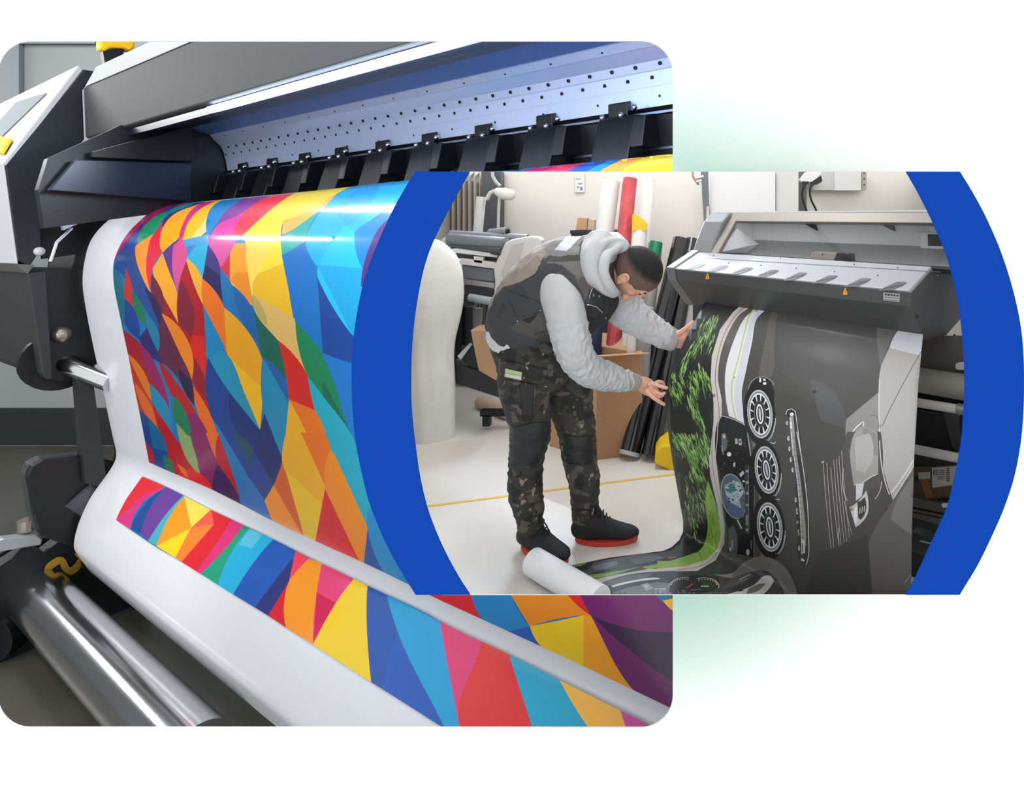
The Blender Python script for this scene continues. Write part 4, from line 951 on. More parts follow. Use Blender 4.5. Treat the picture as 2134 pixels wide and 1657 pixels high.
g7([(655, 50), (562, 120), (482, 250), (432, 400), (416, 560), (442, 700), (445, 795), (492, 812), (465, 640), (470, 480), (530, 280), (600, 140), (700, 50), (710, -40), (690, -40)], (96, 91, 87))
g7([(800, -40), (720, -40), (700, 50), (600, 140), (530, 280), (470, 480), (465, 640), (492, 812), (540, 832), (612, 875), (580, 700), (580, 640), (612, 480), (650, 300), (680, 150), (770, 60), (840, -30)], (226, 227, 231))
g7([(640, 290), (680, 150), (770, 60), (740, 60), (650, 150), (600, 300), (560, 480), (530, 640), (530, 700), (560, 840), (612, 875), (580, 700), (580, 640), (612, 480)], (208, 212, 222))
g7(stroke([(735, 20), (690, 60), (640, 110), (600, 230), (555, 420), (518, 560), (508, 650), (522, 760), (540, 832)], 9), (186, 212, 120))
# perforated column and dash body
g7([(800, 50), (770, 140), (740, 300), (700, 480), (690, 545), (780, 545), (800, 480), (800, 320), (830, 80)], (92, 90, 88))
for i in range(24):
    y = 130+i*16; x = 765-i*2.4
    for j in range(3): g7(ell(x+j*9, y, 2.2, 2.2, n=6), (130, 127, 122))
g7([(830, 60), (1500, 180), (1500, 400), (1300, 640), (1100, 700), (830, 500)], (77, 76, 76)); g7([(1040, 560), (1180, 620), (1290, 820), (1280, 900), (1120, 840)], (86, 86, 87))
g7(stroke([(1025, 205), (1410, 280), (1560, 300)], 3), (95, 94, 93)); g7(stroke([(820, 510), (900, 570), (980, 700)], 3), (62, 61, 60))
# tablet screen
scrn = C7([(425, 830), (445, 810), (560, 850), (612, 880), (640, 1083)])+C8([(645, 150), (668, 220), (668, 480), (664, 860), (490, 830), (470, 560), (430, 300), (402, 180), (400, 0)])
G.append((scrn, (30, 30, 31)))
G.append((stroke(C7([(400, 1083), (412, 950), (425, 835), (445, 810), (560, 850), (612, 882), (640, 1083)]), 1.6), (190, 188, 186)))
G.append((stroke(C8([(640, 0), (664, 180), (664, 480), (662, 860), (570, 845), (490, 830)]), 1.8), (110, 110, 110)))
g7([(440, 930), (465, 925), (480, 990), (470, 1050), (440, 1050)], (100, 103, 108)); g7([(448, 940), (464, 938), (466, 965), (450, 965)], (190, 192, 196))
for r in ([(532, 965), (550, 962), (552, 1000), (534, 1002)], [(556, 968), (576, 966), (578, 1005), (558, 1008)]): g7(r, (170, 172, 176)); 
g7([(537, 975), (546, 974), (547, 985), (538, 986)], (50, 50, 52)); g7([(561, 976), (572, 975), (573, 984), (562, 985)], (50, 50, 52))
g8(ell(492, 153, 15, 15), (225, 227, 230)); g8([(445, 10), (470, 8), (470, 60), (446, 80)], (98, 101, 106)); g8([(450, 20), (464, 18), (465, 42), (451, 44)], (190, 192, 196))
g8([(532, 45), (550, 42), (552, 78), (534, 80)], (170, 172, 176)); g8([(556, 50), (576, 48), (580, 90), (560, 92)], (170, 172, 176)); g8([(562, 60), (572, 59), (574, 72), (563, 73)], (50, 50, 52))
G.append((C8(ell(522, 440, 84, 158, -12)), (150, 162, 176)))
g8(ell(522, 440, 77, 150, -12), (92, 104, 118))
g8([(462, 370), (520, 330), (570, 350), (590, 420), (560, 460), (575, 520), (520, 500), (480, 450)], (172, 184, 194))
g8([(480, 480), (540, 500), (590, 545), (595, 580), (550, 588), (500, 550)], (84, 104, 142)); g8([(462, 395), (500, 350), (530, 355), (540, 400), (500, 420)], (60, 130, 120))
for i in range(26): x, y = rg.uniform(470, 590), rg.uniform(330, 520); g8([(x, y), (x+rg.uniform(8, 18), y+4), (x+12, y+rg.uniform(8, 16)), (x-3, y+9)], rg.choice([(205, 212, 218), (70, 84, 98), (128, 142, 154), (46, 52, 58)]))
for (x, y) in ((438, 95), (440, 108), (442, 120), (444, 132), (446, 146)): g8([(x, y), (x+9, y+1), (x+10, y+8), (x+1, y+8)], (185, 187, 190))
for i in range(16): x, y = rg.uniform(430, 600), rg.uniform(60, 270); g8(ell(x, y, 2.4, 2.4, n=5), (190, 190, 190))
g8([(520, 215), (535, 205), (532, 240), (522, 238)], (205, 205, 205))
g8([(560, 290), (585, 265), (598, 280), (572, 310)], (190, 192, 194))
G.append((stroke(C8([(612, 232), (612, 700)]), 7.5), (58, 60, 64))); G.append((stroke(C8([(625, 228), (628, 696)]), .9), (150, 152, 155)))
for y in (268, 345, 420, 500, 670): g8(ell(615, y, 8, 9, n=10), (205, 207, 210)); g8(ell(615, y, 4, 5, n=8), (58, 60, 64))
for y in range(568, 640, 9): g8([(608, y), (619, y+1), (619, y+6), (608, y+5)], (200, 200, 202))
g8(stroke([(548, 600), (578, 662)], 9), (205, 207, 210)); g8([(486, 660), (520, 640), (545, 700), (540, 850), (490, 828)], (92, 95, 100)); g8(ell(620, 822, 12, 22, n=14), (188, 188, 186))
for y in range(742, 800, 10): g8([(508, y-0), (520, y+1), (520, y+6), (508, y+5)], (200, 200, 202)); g8([(640, y), (648, y+1), (648, y+5), (640, y+4)], (180, 180, 182))
g8([(495, 790), (505, 788), (507, 812), (496, 812)], (205, 205, 205))
# air vents
def vent(Z, cx, cy, rx, ry, rot):
    def el(kx, ky, dx=0, dy=0, **k): return Z(ell(cx+dx, cy+dy, rx*kx, ry*ky, rot, **k))
    G.append((Z(ell(cx-4, cy+4, rx*1.28, ry*1.28, rot)), (30, 30, 30)))
    G.append((el(1, 1), (196, 196, 196))); G.append((el(.92, .93), (120, 119, 118))); G.append((el(.84, .87), (226, 227, 230))); G.append((el(.76, .80), (26, 26, 26)))
    r = math.radians(rot)
    for i in range(12):
        t = 2*math.pi*(i+.5)/12; a = []
        for k in (.8, .38): x, y = rx*k*math.cos(t), ry*k*math.sin(t)*1.02; a.append((cx+x*math.cos(r)-y*math.sin(r), cy+x*math.sin(r)+y*math.cos(r)))
        G.append((stroke(Z(a), [3.4, 1.0]), (224, 226, 230)))
    G.append((el(.5, .56), (26, 26, 26))); G.append((stroke(el(.44, .52)+el(.44, .52)[:1], .8), (150, 150, 152)))
    G.append((el(.28, .42), (232, 232, 236))); G.append((el(.19, .33), (44, 44, 44))); G.append((el(.08, .27), (205, 205, 205)))
    G.append((stroke(Z(ell(cx+2, cy, rx*1.2, ry*1.2, rot, a0=10, a1=70)), 1.5), (200, 200, 200))); G.append((stroke(Z(ell(cx+4, cy, rx*1.13, ry*1.13, rot, a0=20, a1=80)), 1.1), (165, 165, 165)))
g7([(620, 700), (640, 600), (690, 545), (750, 550), (790, 600), (800, 690), (790, 900), (700, 980), (640, 900)], (32, 32, 32))
for p in ([(700, 550), (712, 552), (710, 582), (698, 578)], [(722, 558), (740, 556), (742, 572), (726, 570)], [(722, 585), (742, 578), (748, 595), (730, 600)]): g7(p, (228, 228, 228))
g7(stroke([(622, 640), (650, 570), (700, 545), (760, 555), (800, 600)], 3), (180, 180, 180))
g7([(655, 975), (680, 965), (745, 985), (740, 1040), (690, 1035), (660, 1060)], (120, 118, 115)); g7(ell(716, 990, 8, 8), (205, 205, 205)); g7(stroke([(770, 990), (800, 1000), (812, 985)], 5), (200, 200, 200))
g8([(690, 405), (760, 430), (770, 480), (700, 470)], (125, 123, 120)); g8(ell(760, 455, 8, 8), (205, 205, 205)); g8(stroke([(815, 460), (840, 462)], 6), (190, 190, 190)); g8([(650, 30), (735, 60), (730, 100), (665, 95)], (125, 123, 120))
g8([(705, 800), (770, 800), (768, 830), (715, 860)], (132, 130, 126))
vent(C7, 703, 798, 86, 166, -5); vent(C8, 749, 260, 80, 164, -7); vent(C8, 770, 650, 86, 170, -6)
# control strip
G.append((C7([(878, 775), (900, 760), (935, 762), (952, 800), (985, 1083), (930, 1083), (905, 900)])+C8([(985, 150), (1025, 400), (1045, 650), (1040, 900), (1010, 912), (960, 860), (950, 500), (920, 0)]), (50, 50, 50)))
G.append((stroke(C7([(880, 800), (890, 770), (920, 762), (945, 780), (955, 850), (970, 960), (985, 1083)]), 1.3), (222, 222, 222)))
g7([(905, 815), (930, 812), (940, 900), (945, 1083), (925, 1083), (912, 940)], (150, 150, 150)); g7(ell(921, 800, 14, 12), (220, 220, 220))
g7([(905, 825), (915, 823), (925, 895), (912, 900)], (230, 230, 230)); g7([(915, 935), (940, 930), (945, 1020), (925, 1030)], (190, 190, 190))
G.append((stroke(C8([(928, 0), (945, 160), (968, 330), (985, 500), (1000, 650), (1002, 780)]), [6.5, 7, 8, 9, 10, 9]), (152, 150, 148)))
G.append((stroke(C8([(918, 0), (935, 160), (958, 330), (975, 500), (985, 700), (990, 840)]), 1.2), (225, 225, 225)))
for y in range(40, 760, 40): x = 933+(y*.085); g8([(x-10, y), (x+14, y+2), (x+14, y+5), (x-10, y+3)], (70, 70, 70))
G.append((stroke(C8([(955, 0), (985, 160), (1010, 330), (1030, 520), (1036, 700), (1034, 860), (1018, 908)]), 1.6), (226, 226, 226)))
g8([(985, 740), (1010, 740), (1012, 830), (990, 830)], (205, 205, 205)); g8([(990, 760), (996, 760), (998, 820), (992, 820)], (60, 60, 60)); g8([(985, 860), (1010, 875), (1005, 888), (985, 880)], (215, 215, 215))
for x, y in ((888, 860), (897, 965), (905, 1035)): g7(ell(x, y, 7, 14, n=10), (215, 215, 215)); g7(ell(x, y, 2.5, 8, n=8), (50, 50, 50))
for x, y in ((899, 45), (905, 115), (915, 190), (927, 260), (948, 465), (971, 795)): g8(ell(x, y, 7, 17, n=10), (215, 215, 215)); g8(ell(x+2, y-3, 2.5, 8, n=8), (50, 50, 50))
# the word AUTO down the strip, letter by letter, and small marks
def glyph(segs, x, y, s=1): 
    for a, b in segs: G.append((stroke([(1370+(x+p[0]*s)/3.283, 900+(y+p[1]*s)/3.283) for p in (a, b)], .9), (225, 225, 225)))
glyph([((0, 0), (10, 3)), ((10, 3), (0, 7)), ((4, 2), (4, 6))], 950, 522); glyph([((0, 0), (8, 0)), ((8, 0), (8, 6)), ((8, 6), (0, 6))], 951, 533); glyph([((0, 4), (9, 4)), ((0, 0), (0, 8))], 952, 543); glyph([((0, 0), (9, 0)), ((9, 0), (9, 6)), ((9, 6), (0, 6)), ((0, 6), (0, 0))], 953, 554)
glyph([((0, 0), (10, 0)), ((0, 10), (10, 10)), ((0, 0), (0, 20))], 957, 610); glyph([((0, 12), (10, 12)), ((4, 0), (4, 26))], 962, 665); glyph([((0, 0), (10, 8)), ((10, 8), (0, 20))], 964, 690)
# seat stitching
for (a, b, c_, d_) in ((1135, 200, 1190, 797), (1160, 215, 1213, 822), (1188, 240, 1246, 797), (1208, 190, 1260, 772), (1226, 185, 1280, 757), (1244, 165, 1297, 747), (1262, 130, 1316, 722), (1280, 470, 1334, 702)):
    G.append((stroke(C8([(a, b), ((a+c_)/2-4, (b+d_)/2), (c_, d_)]), .95), (196, 190, 182)))
G.append((stroke(C8([(1125, 210), (1140, 200)]), 3), (190, 185, 178)))
g8(stroke([(1238, 655), (1243, 770)], 5), (196, 190, 182))
# door, seat and latch
g7([(1505, 200), (1525, 180), (1700, 185), (1640, 225), (1580, 340), (1530, 480), (1510, 380)], (102, 101, 101))
g7([(1295, 832), (1515, 650), (1525, 930), (1530, 1083), (1290, 1083), (1290, 880)], (142, 139, 135))
G.append((C7([(1760, 170), (1700, 188), (1640, 236), (1590, 340), (1530, 480), (1518, 560), (1515, 900), (1530, 1083)])+C8([(1545, 250), (1600, 430), (1640, 520), (1735, 620), (1760, 210), (1900, 0)])+C7([(1900, 400), (1900, 100)]), (176, 173, 169)))
g7([(1830, 150), (1760, 170), (1700, 188), (1640, 236), (1590, 345), (1700, 375), (1830, 405)], (206, 209, 213))
g7(stroke([(1818, 352), (1700, 560), (1600, 750), (1540, 880)], 5), (92, 90, 88)); g7(stroke([(1522, 560), (1518, 760), (1524, 980), (1532, 1083)], 7), (206, 204, 200))
g7(stroke([(1460, 810), (1495, 805), (1512, 840), (1512, 900)], 5), (105, 103, 100))
g7(stroke([(1320, 960), (1345, 910), (1395, 860), (1410, 850), (1412, 885)], 6), (232, 232, 236)); g7([(1300, 950), (1335, 925), (1330, 1000), (1312, 1050), (1300, 1050)], (225, 226, 230))
hd = C7([(1320, 1083), (1325, 1010), (1350, 930), (1395, 890), (1450, 895), (1505, 925), (1512, 1083)])+C8([(1512, 290), (1470, 310), (1385, 372), (1345, 365), (1328, 250), (1310, 100)])
g8([(1275, 100), (1300, 0), (1530, 0), (1545, 250), (1520, 420), (1480, 380), (1440, 420), (1320, 515), (1290, 440), (1280, 300)], (84, 82, 80))
G.append((hd, (158, 155, 151))); g7([(1400, 900), (1450, 900), (1500, 940), (1508, 1083), (1480, 1083), (1440, 1000)], (140, 137, 133)); g8([(1350, 40), (1450, 10), (1480, 160), (1420, 280), (1360, 260)], (176, 173, 168))
G.append((stroke(C8([(1505, 290), (1440, 320), (1390, 360)]), 1.2), (222, 220, 216)))
g8([(1360, 355), (1415, 350), (1400, 440), (1360, 470)], (206, 208, 212))
g8([(1315, 515), (1345, 500), (1430, 400), (1445, 470), (1440, 560), (1400, 620), (1358, 652), (1342, 600)], (202, 200, 197)); g8([(1370, 490), (1420, 445), (1428, 540), (1395, 600), (1376, 590)], (60, 60, 60))
for i in range(3): g8(stroke([(1388+i*16, 520-i*8), (1384+i*16, 560-i*8)], 5), (215, 215, 215))
g8([(1352, 520), (1366, 500), (1366, 600), (1358, 640)], (232, 232, 234))
g8(ell(1385, 487, 17, 13, 20), (60, 58, 56)); G.append((stroke(C8([(1275, 250), (1268, 320), (1285, 440), (1305, 470)]), 1.5), (196, 194, 190)))
G.append((stroke(C8([(1535, 340), (1525, 400), (1490, 460)]), 1.6), (190, 188, 184)))
G.append((stroke(C8([(1755, 190), (1680, 310), (1600, 418)]), 2.2), (226, 224, 221))); G.append((stroke(C8([(1758, 225), (1690, 340), (1622, 450)]), 2.2), (214, 212, 208))); G.append((stroke(C8([(1590, 430), (1545, 280), (1522, 60)]), 2), (212, 210, 206)))
g8([(1620, 455), (1760, 240), (1745, 560), (1740, 1200), (1480, 1200), (1440, 800), (1500, 640), (1580, 520)], (100, 98, 96)); g8([(1640, 470), (1755, 300), (1745, 560), (1738, 700), (1600, 600)], (126, 124, 121))
g8([(1100, 830), (1300, 760), (1440, 700), (1480, 1200), (1000, 1200), (1050, 960)], (64, 63, 62))
g8(stroke([(1688, 1040), (1735, 975)], 3), (190, 185, 175))
# instrument panel and wheel on the floor part
G.append((C5([(1040, 1520), (1300, 1440), (1864, 1412)])+C8([(620, 960), (700, 990), (560, 1200), (-400, 1200)]), (70, 70, 72)))
g5([(1040, 1520), (1300, 1450), (1500, 1432), (1400, 1480), (1150, 1530), (1080, 1545)], (112, 113, 116)); g5([(1130, 1540), (1340, 1490), (1540, 1472), (1560, 1480), (1350, 1505), (1150, 1552)], (232, 233, 235))
g5([(1180, 1640), (1150, 1600), (1400, 1530), (1640, 1520), (1700, 1560), (1500, 1680)], (126, 127, 131)); g5([(1390, 1530), (1450, 1515), (1500, 1560), (1440, 1585)], (172, 174, 178)); g5(stroke([(1425, 1540), (1440, 1535), (1450, 1548), (1432, 1553), (1425, 1540)], 5), (235, 235, 235))
g8([(80, 1100), (90, 1010), (240, 985), (420, 1000), (430, 1060), (300, 1110)], (48, 48, 50)); g8([(300, 1000), (400, 1000), (420, 1050), (370, 1080), (310, 1060)], (58, 66, 48))
G.append((stroke(C8(ell(175, 1055, 95, 55, -8, a0=185, a1=300)), 1.1), (206, 206, 208))); G.append((stroke(C8(ell(330, 1050, 92, 48, 5, a0=230, a1=380)), 1.1), (206, 206, 208))); G.append((stroke(C8(ell(330, 1050, 88, 44, 5, a0=310, a1=370)), 1.5), (215, 110, 60)))
for i in range(9):
    t = math.radians(190+i*13); x, y = 175+82*math.cos(t), 1055+45*math.sin(t); g8(ell(x, y, 5, 3.5, n=6), (205, 205, 205))
    t = math.radians(235+i*15); x, y = 330+78*math.cos(t), 1050+38*math.sin(t); g8(ell(x, y, 5, 3.5, n=6), (205, 205, 205))
g8(stroke([(200, 1072), (242, 1042)], 4), (230, 80, 90))
for i in range(6): g8([(300+i*9, 1056), (306+i*9, 1055), (306+i*9, 1062), (300+i*9, 1063)], (215, 215, 215)); g8([(232+i*12, 1084-i), (241+i*12, 1082-i), (241+i*12, 1087-i), (232+i*12, 1089-i)], (120, 140, 170))
g8([(380, 975), (520, 965), (600, 900), (640, 880), (600, 960), (540, 1000), (430, 990)], (150, 146, 140))
wheel = stroke(C8([(525, 1010), (590, 945), (670, 905), (760, 905), (840, 960), (890, 1040), (915, 1120), (925, 1200)]), [14, 22, 28, 29, 29, 28, 27, 26]); G.append((wheel, (126, 121, 115)))
for i in range(13):
    t = i/12; bx = [(560, 965), (640, 915), (730, 900), (820, 940), (880, 1020), (915, 1110)]
    k = t*5; a = int(min(k, 4)); f = k-a; x = bx[a][0]*(1-f)+bx[a+1][0]*f; y = bx[a][1]*(1-f)+bx[a+1][1]*f
    for j in range(4):
        for q in range(3): g8(ell(x-18+j*13+q*5, y+2+j*9-q*14, 2.2, 2.2, n=5), (84, 80, 76))
g8([(735, 985), (780, 985), (798, 1020), (770, 1070), (700, 1130), (440, 1200), (400, 1130), (560, 1090), (660, 1050)], (206, 205, 202)); g8([(620, 1080), (690, 1045), (740, 1040), (690, 1090), (610, 1110)], (120, 118, 115)); g8([(545, 1085), (575, 1078), (590, 1088), (560, 1096)], (50, 50, 52))
g8([(500, 1010), (560, 985), (640, 965), (665, 985), (600, 1030), (520, 1060), (440, 1080)], (92, 91, 90)); g8(stroke([(560, 1015), (640, 975)], 4), (215, 215, 215)); g8(stroke([(540, 1035), (620, 1005)], 3), (190, 190, 190))
sheet = [(1486, 606), (1478, 618), (1464, 638), (1448, 670), (1425, 715), (1403, 765), (1390, 815), (1388, 850), (1394, 910), (1405, 980), (1416, 1040), (1424, 1085), (1424, 1108), (1416, 1126), (1400, 1141), (1382, 1149), (1340, 1154), (1270, 1163), (1190, 1179), (1130, 1178), (1250, 1239), (1898.5, 1239), (1901, 1100), (1905, 960), (1914, 800), (1923, 705), (1924, 660)]
def droplow(v, S, sn):
    out = []
    for x, y in v:
        h = S.hit(x, y); f = FL(x, y, zfl) if y > CY+300 else None
        if h and (f is None or h[2] <= f.y+1e-4): out.append(h[0]+h[1]*0)
        elif f is not None: out.append(f)
        else:
            yy = y
            while h is None and yy < y+60: yy += 1; h = S.hit(x, yy)
            out.append(h[0] if h else P(x, y, YG))
    return out
G = [(smart(g[0]) if len(g[0]) < 26 and len(g) == 2 else g[0], g[1]) for g in G]
v, t, c = triangulate(sheet, G, 10, 11); c[c[:, 0] < 0] = lin(dk)
v3 = droplow(v, SB, snB)
print('sheet tris', len(t))
gp_ = mat('glossy_car_print', attr=True, rough=.38, coat=.25, k=.8, spec=.3)
sh = pigment_mesh('hanging_print', [(v3, t, c, None)], gp_, solid=.0015)
tag(sh, 'glossy print of a car dashboard hanging from the grey printer to the floor', 'print')
# white roll on the floor at the end of the print
mb = MB(); r = .054; c0, c1 = FL(1112, 1171, r), FL(1250, 1254, r)
mb.tube([c0+(c1-c0).normalized()*.0, c1], r, 36); ro = mb.build('paper_roll', mat('white_paper_roll', (240, 240, 240), .6, k=1.0, bump=.02, bscale=20), smooth=True, clip=True, bevel=.004)
tag(ro, 'white paper roll lying on the floor in front of the worker', 'roll')
# ================================================================ things standing round the worker
def M_(n, c, r=.6, **k): k.setdefault('k', .8); return mat(n, c, r, **k)
def flat(pts, Y, depth, name, m, parent=None, **k):
    """pixel outline at distance Y given real depth backwards"""
    mb = MB(); mb.prism([P(x, y, Y) for x, y in pts], Vector((0, depth, 0))); return mb.build(name, m, parent, **k)
def pbox(x0, y0, x1, y1, Y, depth, name, m, parent=None, **k): return flat([(x0, y0), (x1, y0), (x1, y1), (x0, y1)], Y, depth, name, m, parent, **k)
def ptube(pts, r, name, m, parent=None, **k):
    mb = MB(); mb.tube([P(*p) for p in pts], r, 24); k.setdefault('smooth', True); return mb.build(name, m, parent, **k)
# wall panels, cabinet, notice, columns
mb = MB(); xs = np.linspace(936, 1003, 60); pr_ = [P(x, 357.8, 5.1)+Vector((0, .035*math.sin(x*.55), 0)) for x in xs]
bot = [P(x, 795, 5.1)+Vector((0, .035*math.sin(x*.55), 0)) for x in xs]
mb.add(pr_+bot, [(i, i+1, 61+i, 60+i) for i in range(59)]); o = mb.build('curtain', M_('beige_curtain', (168, 158, 145), .8), smooth=True, solid=.006); tag(o, 'beige grey pleated curtain at the far left of the workshop wall', 'curtain')
o = pbox(1003, 357.8, 1044, 792, 5.06, .1, 'door_panel', M_('dark_grey_panel', (84, 84, 86))); tag(o, 'tall dark grey panel on the wall beside the beige curtain', 'panel')
o = ptube([(1026, 358.5, 4.98), (1027, 368, 4.98), (1034, 380, 4.98), (1042, 388, 4.98)], .014, 'hose', M_('hose_grey', (188, 188, 190), .3)); tag(o, 'pale grey hose hanging in front of the dark wall panel', 'hose')
lm = thing('task_lamp', P(1040, 480, 4.5), 'pale arm lamp with a white head above the white laminator', 'lamp')
ptube([(1038, 486, 4.5), (1039, 440, 4.5), (1041, 408, 4.5)], .011, 'arm', M_('lamp_beige', (205, 200, 190), .5), lm)
ptube([(1014, 416, 4.5), (1022, 402, 4.5), (1036, 396, 4.5), (1050, 397, 4.5)], .016, 'neck', MATS['lamp_beige'], lm)
mb = MB(); mb.etube([P(1036, 399, 4.5)[:]+(.03, .03), P(1050, 404, 4.5)[:]+(.045, .045), P(1066, 406, 4.5)[:]+(.04, .04)]); mb.build('lamp_head', M_('lamp_white', (228, 224, 216), .5), lm, smooth=True)
nt_ = pbox(1198, 362, 1218, 401, 5.17, .03, 'wall_notice', M_('notice_white', (232, 232, 230))); tag(nt_, 'small white notice sheet fixed on the beige wall', 'notice')
for x, y, w, h, c in ((1200, 372, 10, 2, (170, 170, 172)), (1205, 381, 8, 3, (150, 155, 190)), (1202, 388, 5, 4, (160, 165, 200)), (1209, 390, 5, 6, (120, 130, 200))): pbox(x, y, x+w, y+h, 5.168, .003, 'print', M_('ink%d' % c[1], c), nt_)
o = pbox(1480, 357.8, 1616, 780, 4.55, .5, 'column_1', M_('column_white', (240, 239, 237), .7, k=.74)); o.name = 'wall_column'; struct(o)
o = pbox(1617.5, 357.8, 1664, 780, 4.58, .5, 'column_2', M_('column_grey', (222, 219, 214), .7, k=.78)); o.name = 'wall_column_2'; struct(o)
o = pbox(1665, 357.8, 1681, 780, 5.1, .1, 'trim_gap', M_('dark_gap', (110, 108, 106))); o.name = 'trim_5'; struct(o)
ps = thing('wall_post', P(1470, 700, 4.5), 'grey steel post with copper and steel pipe fittings by the white column', 'post')
flat([(1461, 357.8), (1476, 357.8), (1480, 470), (1468, 470)], 4.5, .06, 'post', M_('post_grey', (112, 116, 122), .5), ps)
ptube([(1443, 358, 4.45), (1444, 368, 4.45), (1450, 378, 4.45), (1457, 386, 4.45)], .008, 'copper_pipe', M_('copper', (190, 140, 110), .3, metal=.5), ps)
ptube([(1450, 372, 4.42), (1466, 368, 4.42)], .014, 'pipe_fitting', chrome, ps); ptube([(1459, 386, 4.42), (1459, 403, 4.42)], .016, 'pipe_fitting', M_('valve_white', (215, 215, 215), .4), ps); ptube([(1450, 379, 4.42), (1462, 377, 4.42)], .009, 'pipe_fitting', chrome, ps)
flat([(1473, 430), (1477, 430), (1478, 450), (1472, 456)], 4.44, .02, 'clip', M_('clip_beige', (215, 200, 180)), ps)
wb = thing('wall_box', P(1750, 400, 5.1), 'pale grey electrical box high on the wall above the grey printer', 'box')
pbox(1697, 357.8, 1738, 396, 5.02, .16, 'box_side', M_('box_grey', (208, 206, 202)), wb); pbox(1739, 357.8, 1795, 396.5, 5.0, .18, 'box_body', M_('box_grey2', (226, 224, 221)), wb); pbox(1796, 357.8, 1806, 396, 5.02, .14, 'strip', M_('box_strip', (178, 170, 162)), wb)
for y in (361, 373, 385): mb = MB(); mb.ball(P(1801, y, 5.015), .006, nu=8, nv=6); mb.build('screw', blackp, wb)
so_ = thing('socket_strip', P(1690, 380, 4.9), 'white socket strip with black plugs and two hanging cables', 'socket')
flat([(1666, 375), (1680, 358.2), (1712, 358.2), (1712, 364), (1694, 380), (1669, 379)], 4.85, .06, 'strip_body', M_('socket_white', (236, 236, 236)), so_, bevel=.006)
for pts in ([(1672, 378), (1686, 378), (1684, 384), (1676, 384)], [(1690, 380), (1712, 366), (1714, 378), (1704, 384), (1694, 386)]): flat(pts, 4.84, .05, 'plug', blackp, so_, bevel=.004)
for c in ([(1678, 383, 4.83), (1673, 395, 4.83), (1673, 415, 4.83), (1682, 443, 4.83), (1686, 460, 4.83)], [(1694, 384, 4.82), (1688, 395, 4.82), (1690, 415, 4.82), (1700, 436, 4.82), (1706, 455, 4.82)]): ptube([tuple(q) for q in cat(c, 5)], .008, 'cable', blackp, so_)
# covered roll at the left edge
co = cat([(903, 497), (920, 503), (938, 517), (952, 535), (962, 558), (966.5, 585), (967, 622), (962, 655), (955, 684), (949, 712), (946.5, 745), (948, 775), (949.5, 815), (949, 860), (949, 900), (948, 921)], 3)
mb = MB(); Yc = 3.93; vs = []; nn_ = len(co); seg = 48; cxp = 890
for i, (x, y) in enumerate(co):
    c0 = P(cxp, y, Yc); R = (x-cxp)/FPX*Yc*.985
    for k in range(seg):
        th = 2*math.pi*k/seg; f = 1+(.035*math.sin(th*5+i*.35)+.02*math.sin(th*11-i*.2))*min(1, max(0, (i-14)/10)); sq = (abs(math.cos(th))**1.6+abs(math.sin(th))**1.6)**(-1/1.6)*.9+.1
        vs.append(c0+Vector((math.cos(th)*R*sq*(1 if abs(math.cos(th)) > .9 else f), math.sin(th)*R*.7*sq*f, 0)))
fs = [(i*seg+k, i*seg+(k+1) % seg, (i+1)*seg+(k+1) % seg, (i+1)*seg+k) for i in range(nn_-1) for k in range(seg)]+[tuple(range(seg)), tuple((nn_-1)*seg+k for k in range(seg))]
mb.add(vs, fs)
# vertical fabric edge on the right
o = mb.build('covered_stand', mat('white_cover_fabric', (238, 236, 230), .75, k=.86, bump=.5, bscale=5, stretch=(1, 1, 2.6)), smooth=True, angle=60); tag(o, 'tall white fabric-covered stand at the left edge behind the worker', 'stand')
# laminator
la = thing('laminator', FL(1030, 888), 'white and grey laminator on black legs behind the worker', 'machine')
wht = M_('laminator_white', (226, 222, 215), .4); lg = M_('laminator_grey', (128, 131, 136), .35, metal=.2); ldk = M_('laminator_dark', (70, 72, 75), .4)
flat([(1052, 506), (1066, 499), (1104, 492), (1122, 494), (1130, 500), (1124, 530), (1100, 560), (1070, 590), (1046, 612), (1034, 640), (1028, 618), (1031, 590), (1028, 560), (1036, 540)], 4.12, .1, 'side_cover', wht, la, bevel=.012)
flat([(1066, 510), (1092, 503), (1078, 560), (1050, 590), (1046, 566)], 4.115, .01, 'side_inset', M_('laminator_shade', (208, 202, 196), .5), la, bevel=.004)
flat([(908, 512), (920, 498), (936, 488), (943, 492), (936, 520), (955, 545), (960, 640), (944, 640), (930, 560)], 4.45, .1, 'side_cover', wht, la, bevel=.012)
ptube([(938, 500, 4.34), (1054, 509, 4.16)], .048, 'top_roller', lg, la); ptube([(940, 488, 4.5), (1100, 497, 4.3)], .03, 'rear_roller', M_('rear_roller', (150, 153, 160), .4), la)
ptube([(945, 516, 4.3), (1046, 524, 4.13)], .03, 'press_roller', ldk, la)
flat([(940, 519), (1038, 529), (1036, 537), (940, 526)], 4.14, .12, 'front_bar', wht, la); flat([(950, 528), (1036, 538), (1034, 545), (955, 538)], 4.2, .1, 'slot', ldk, la)
flat([(987, 534), (1007, 536), (1004, 549), (988, 546)], 4.13, .05, 'centre_clip', wht, la); flat([(958, 538), (1033, 547), (1030, 560), (962, 551)], 4.13, .1, 'front_bar', wht, la)
flat([(962, 552), (1030, 561), (1030, 588), (966, 580)], 4.15, .1, 'front_plate', lg, la, bevel=.006); flat([(966, 582), (1030, 590), (1030, 600), (968, 592)], 4.13, .04, 'steel_bar', M_('laminator_steel', (175, 172, 166), .3, metal=.5), la)
flat([(968, 594), (1030, 603), (1028, 622), (968, 612)], 4.16, .1, 'lower_plate', ldk, la); ptube([(980, 620, 4.15), (1034, 630, 4.05)], .028, 'lower_roller', M_('lower_roller_pale', (190, 192, 195), .35), la)
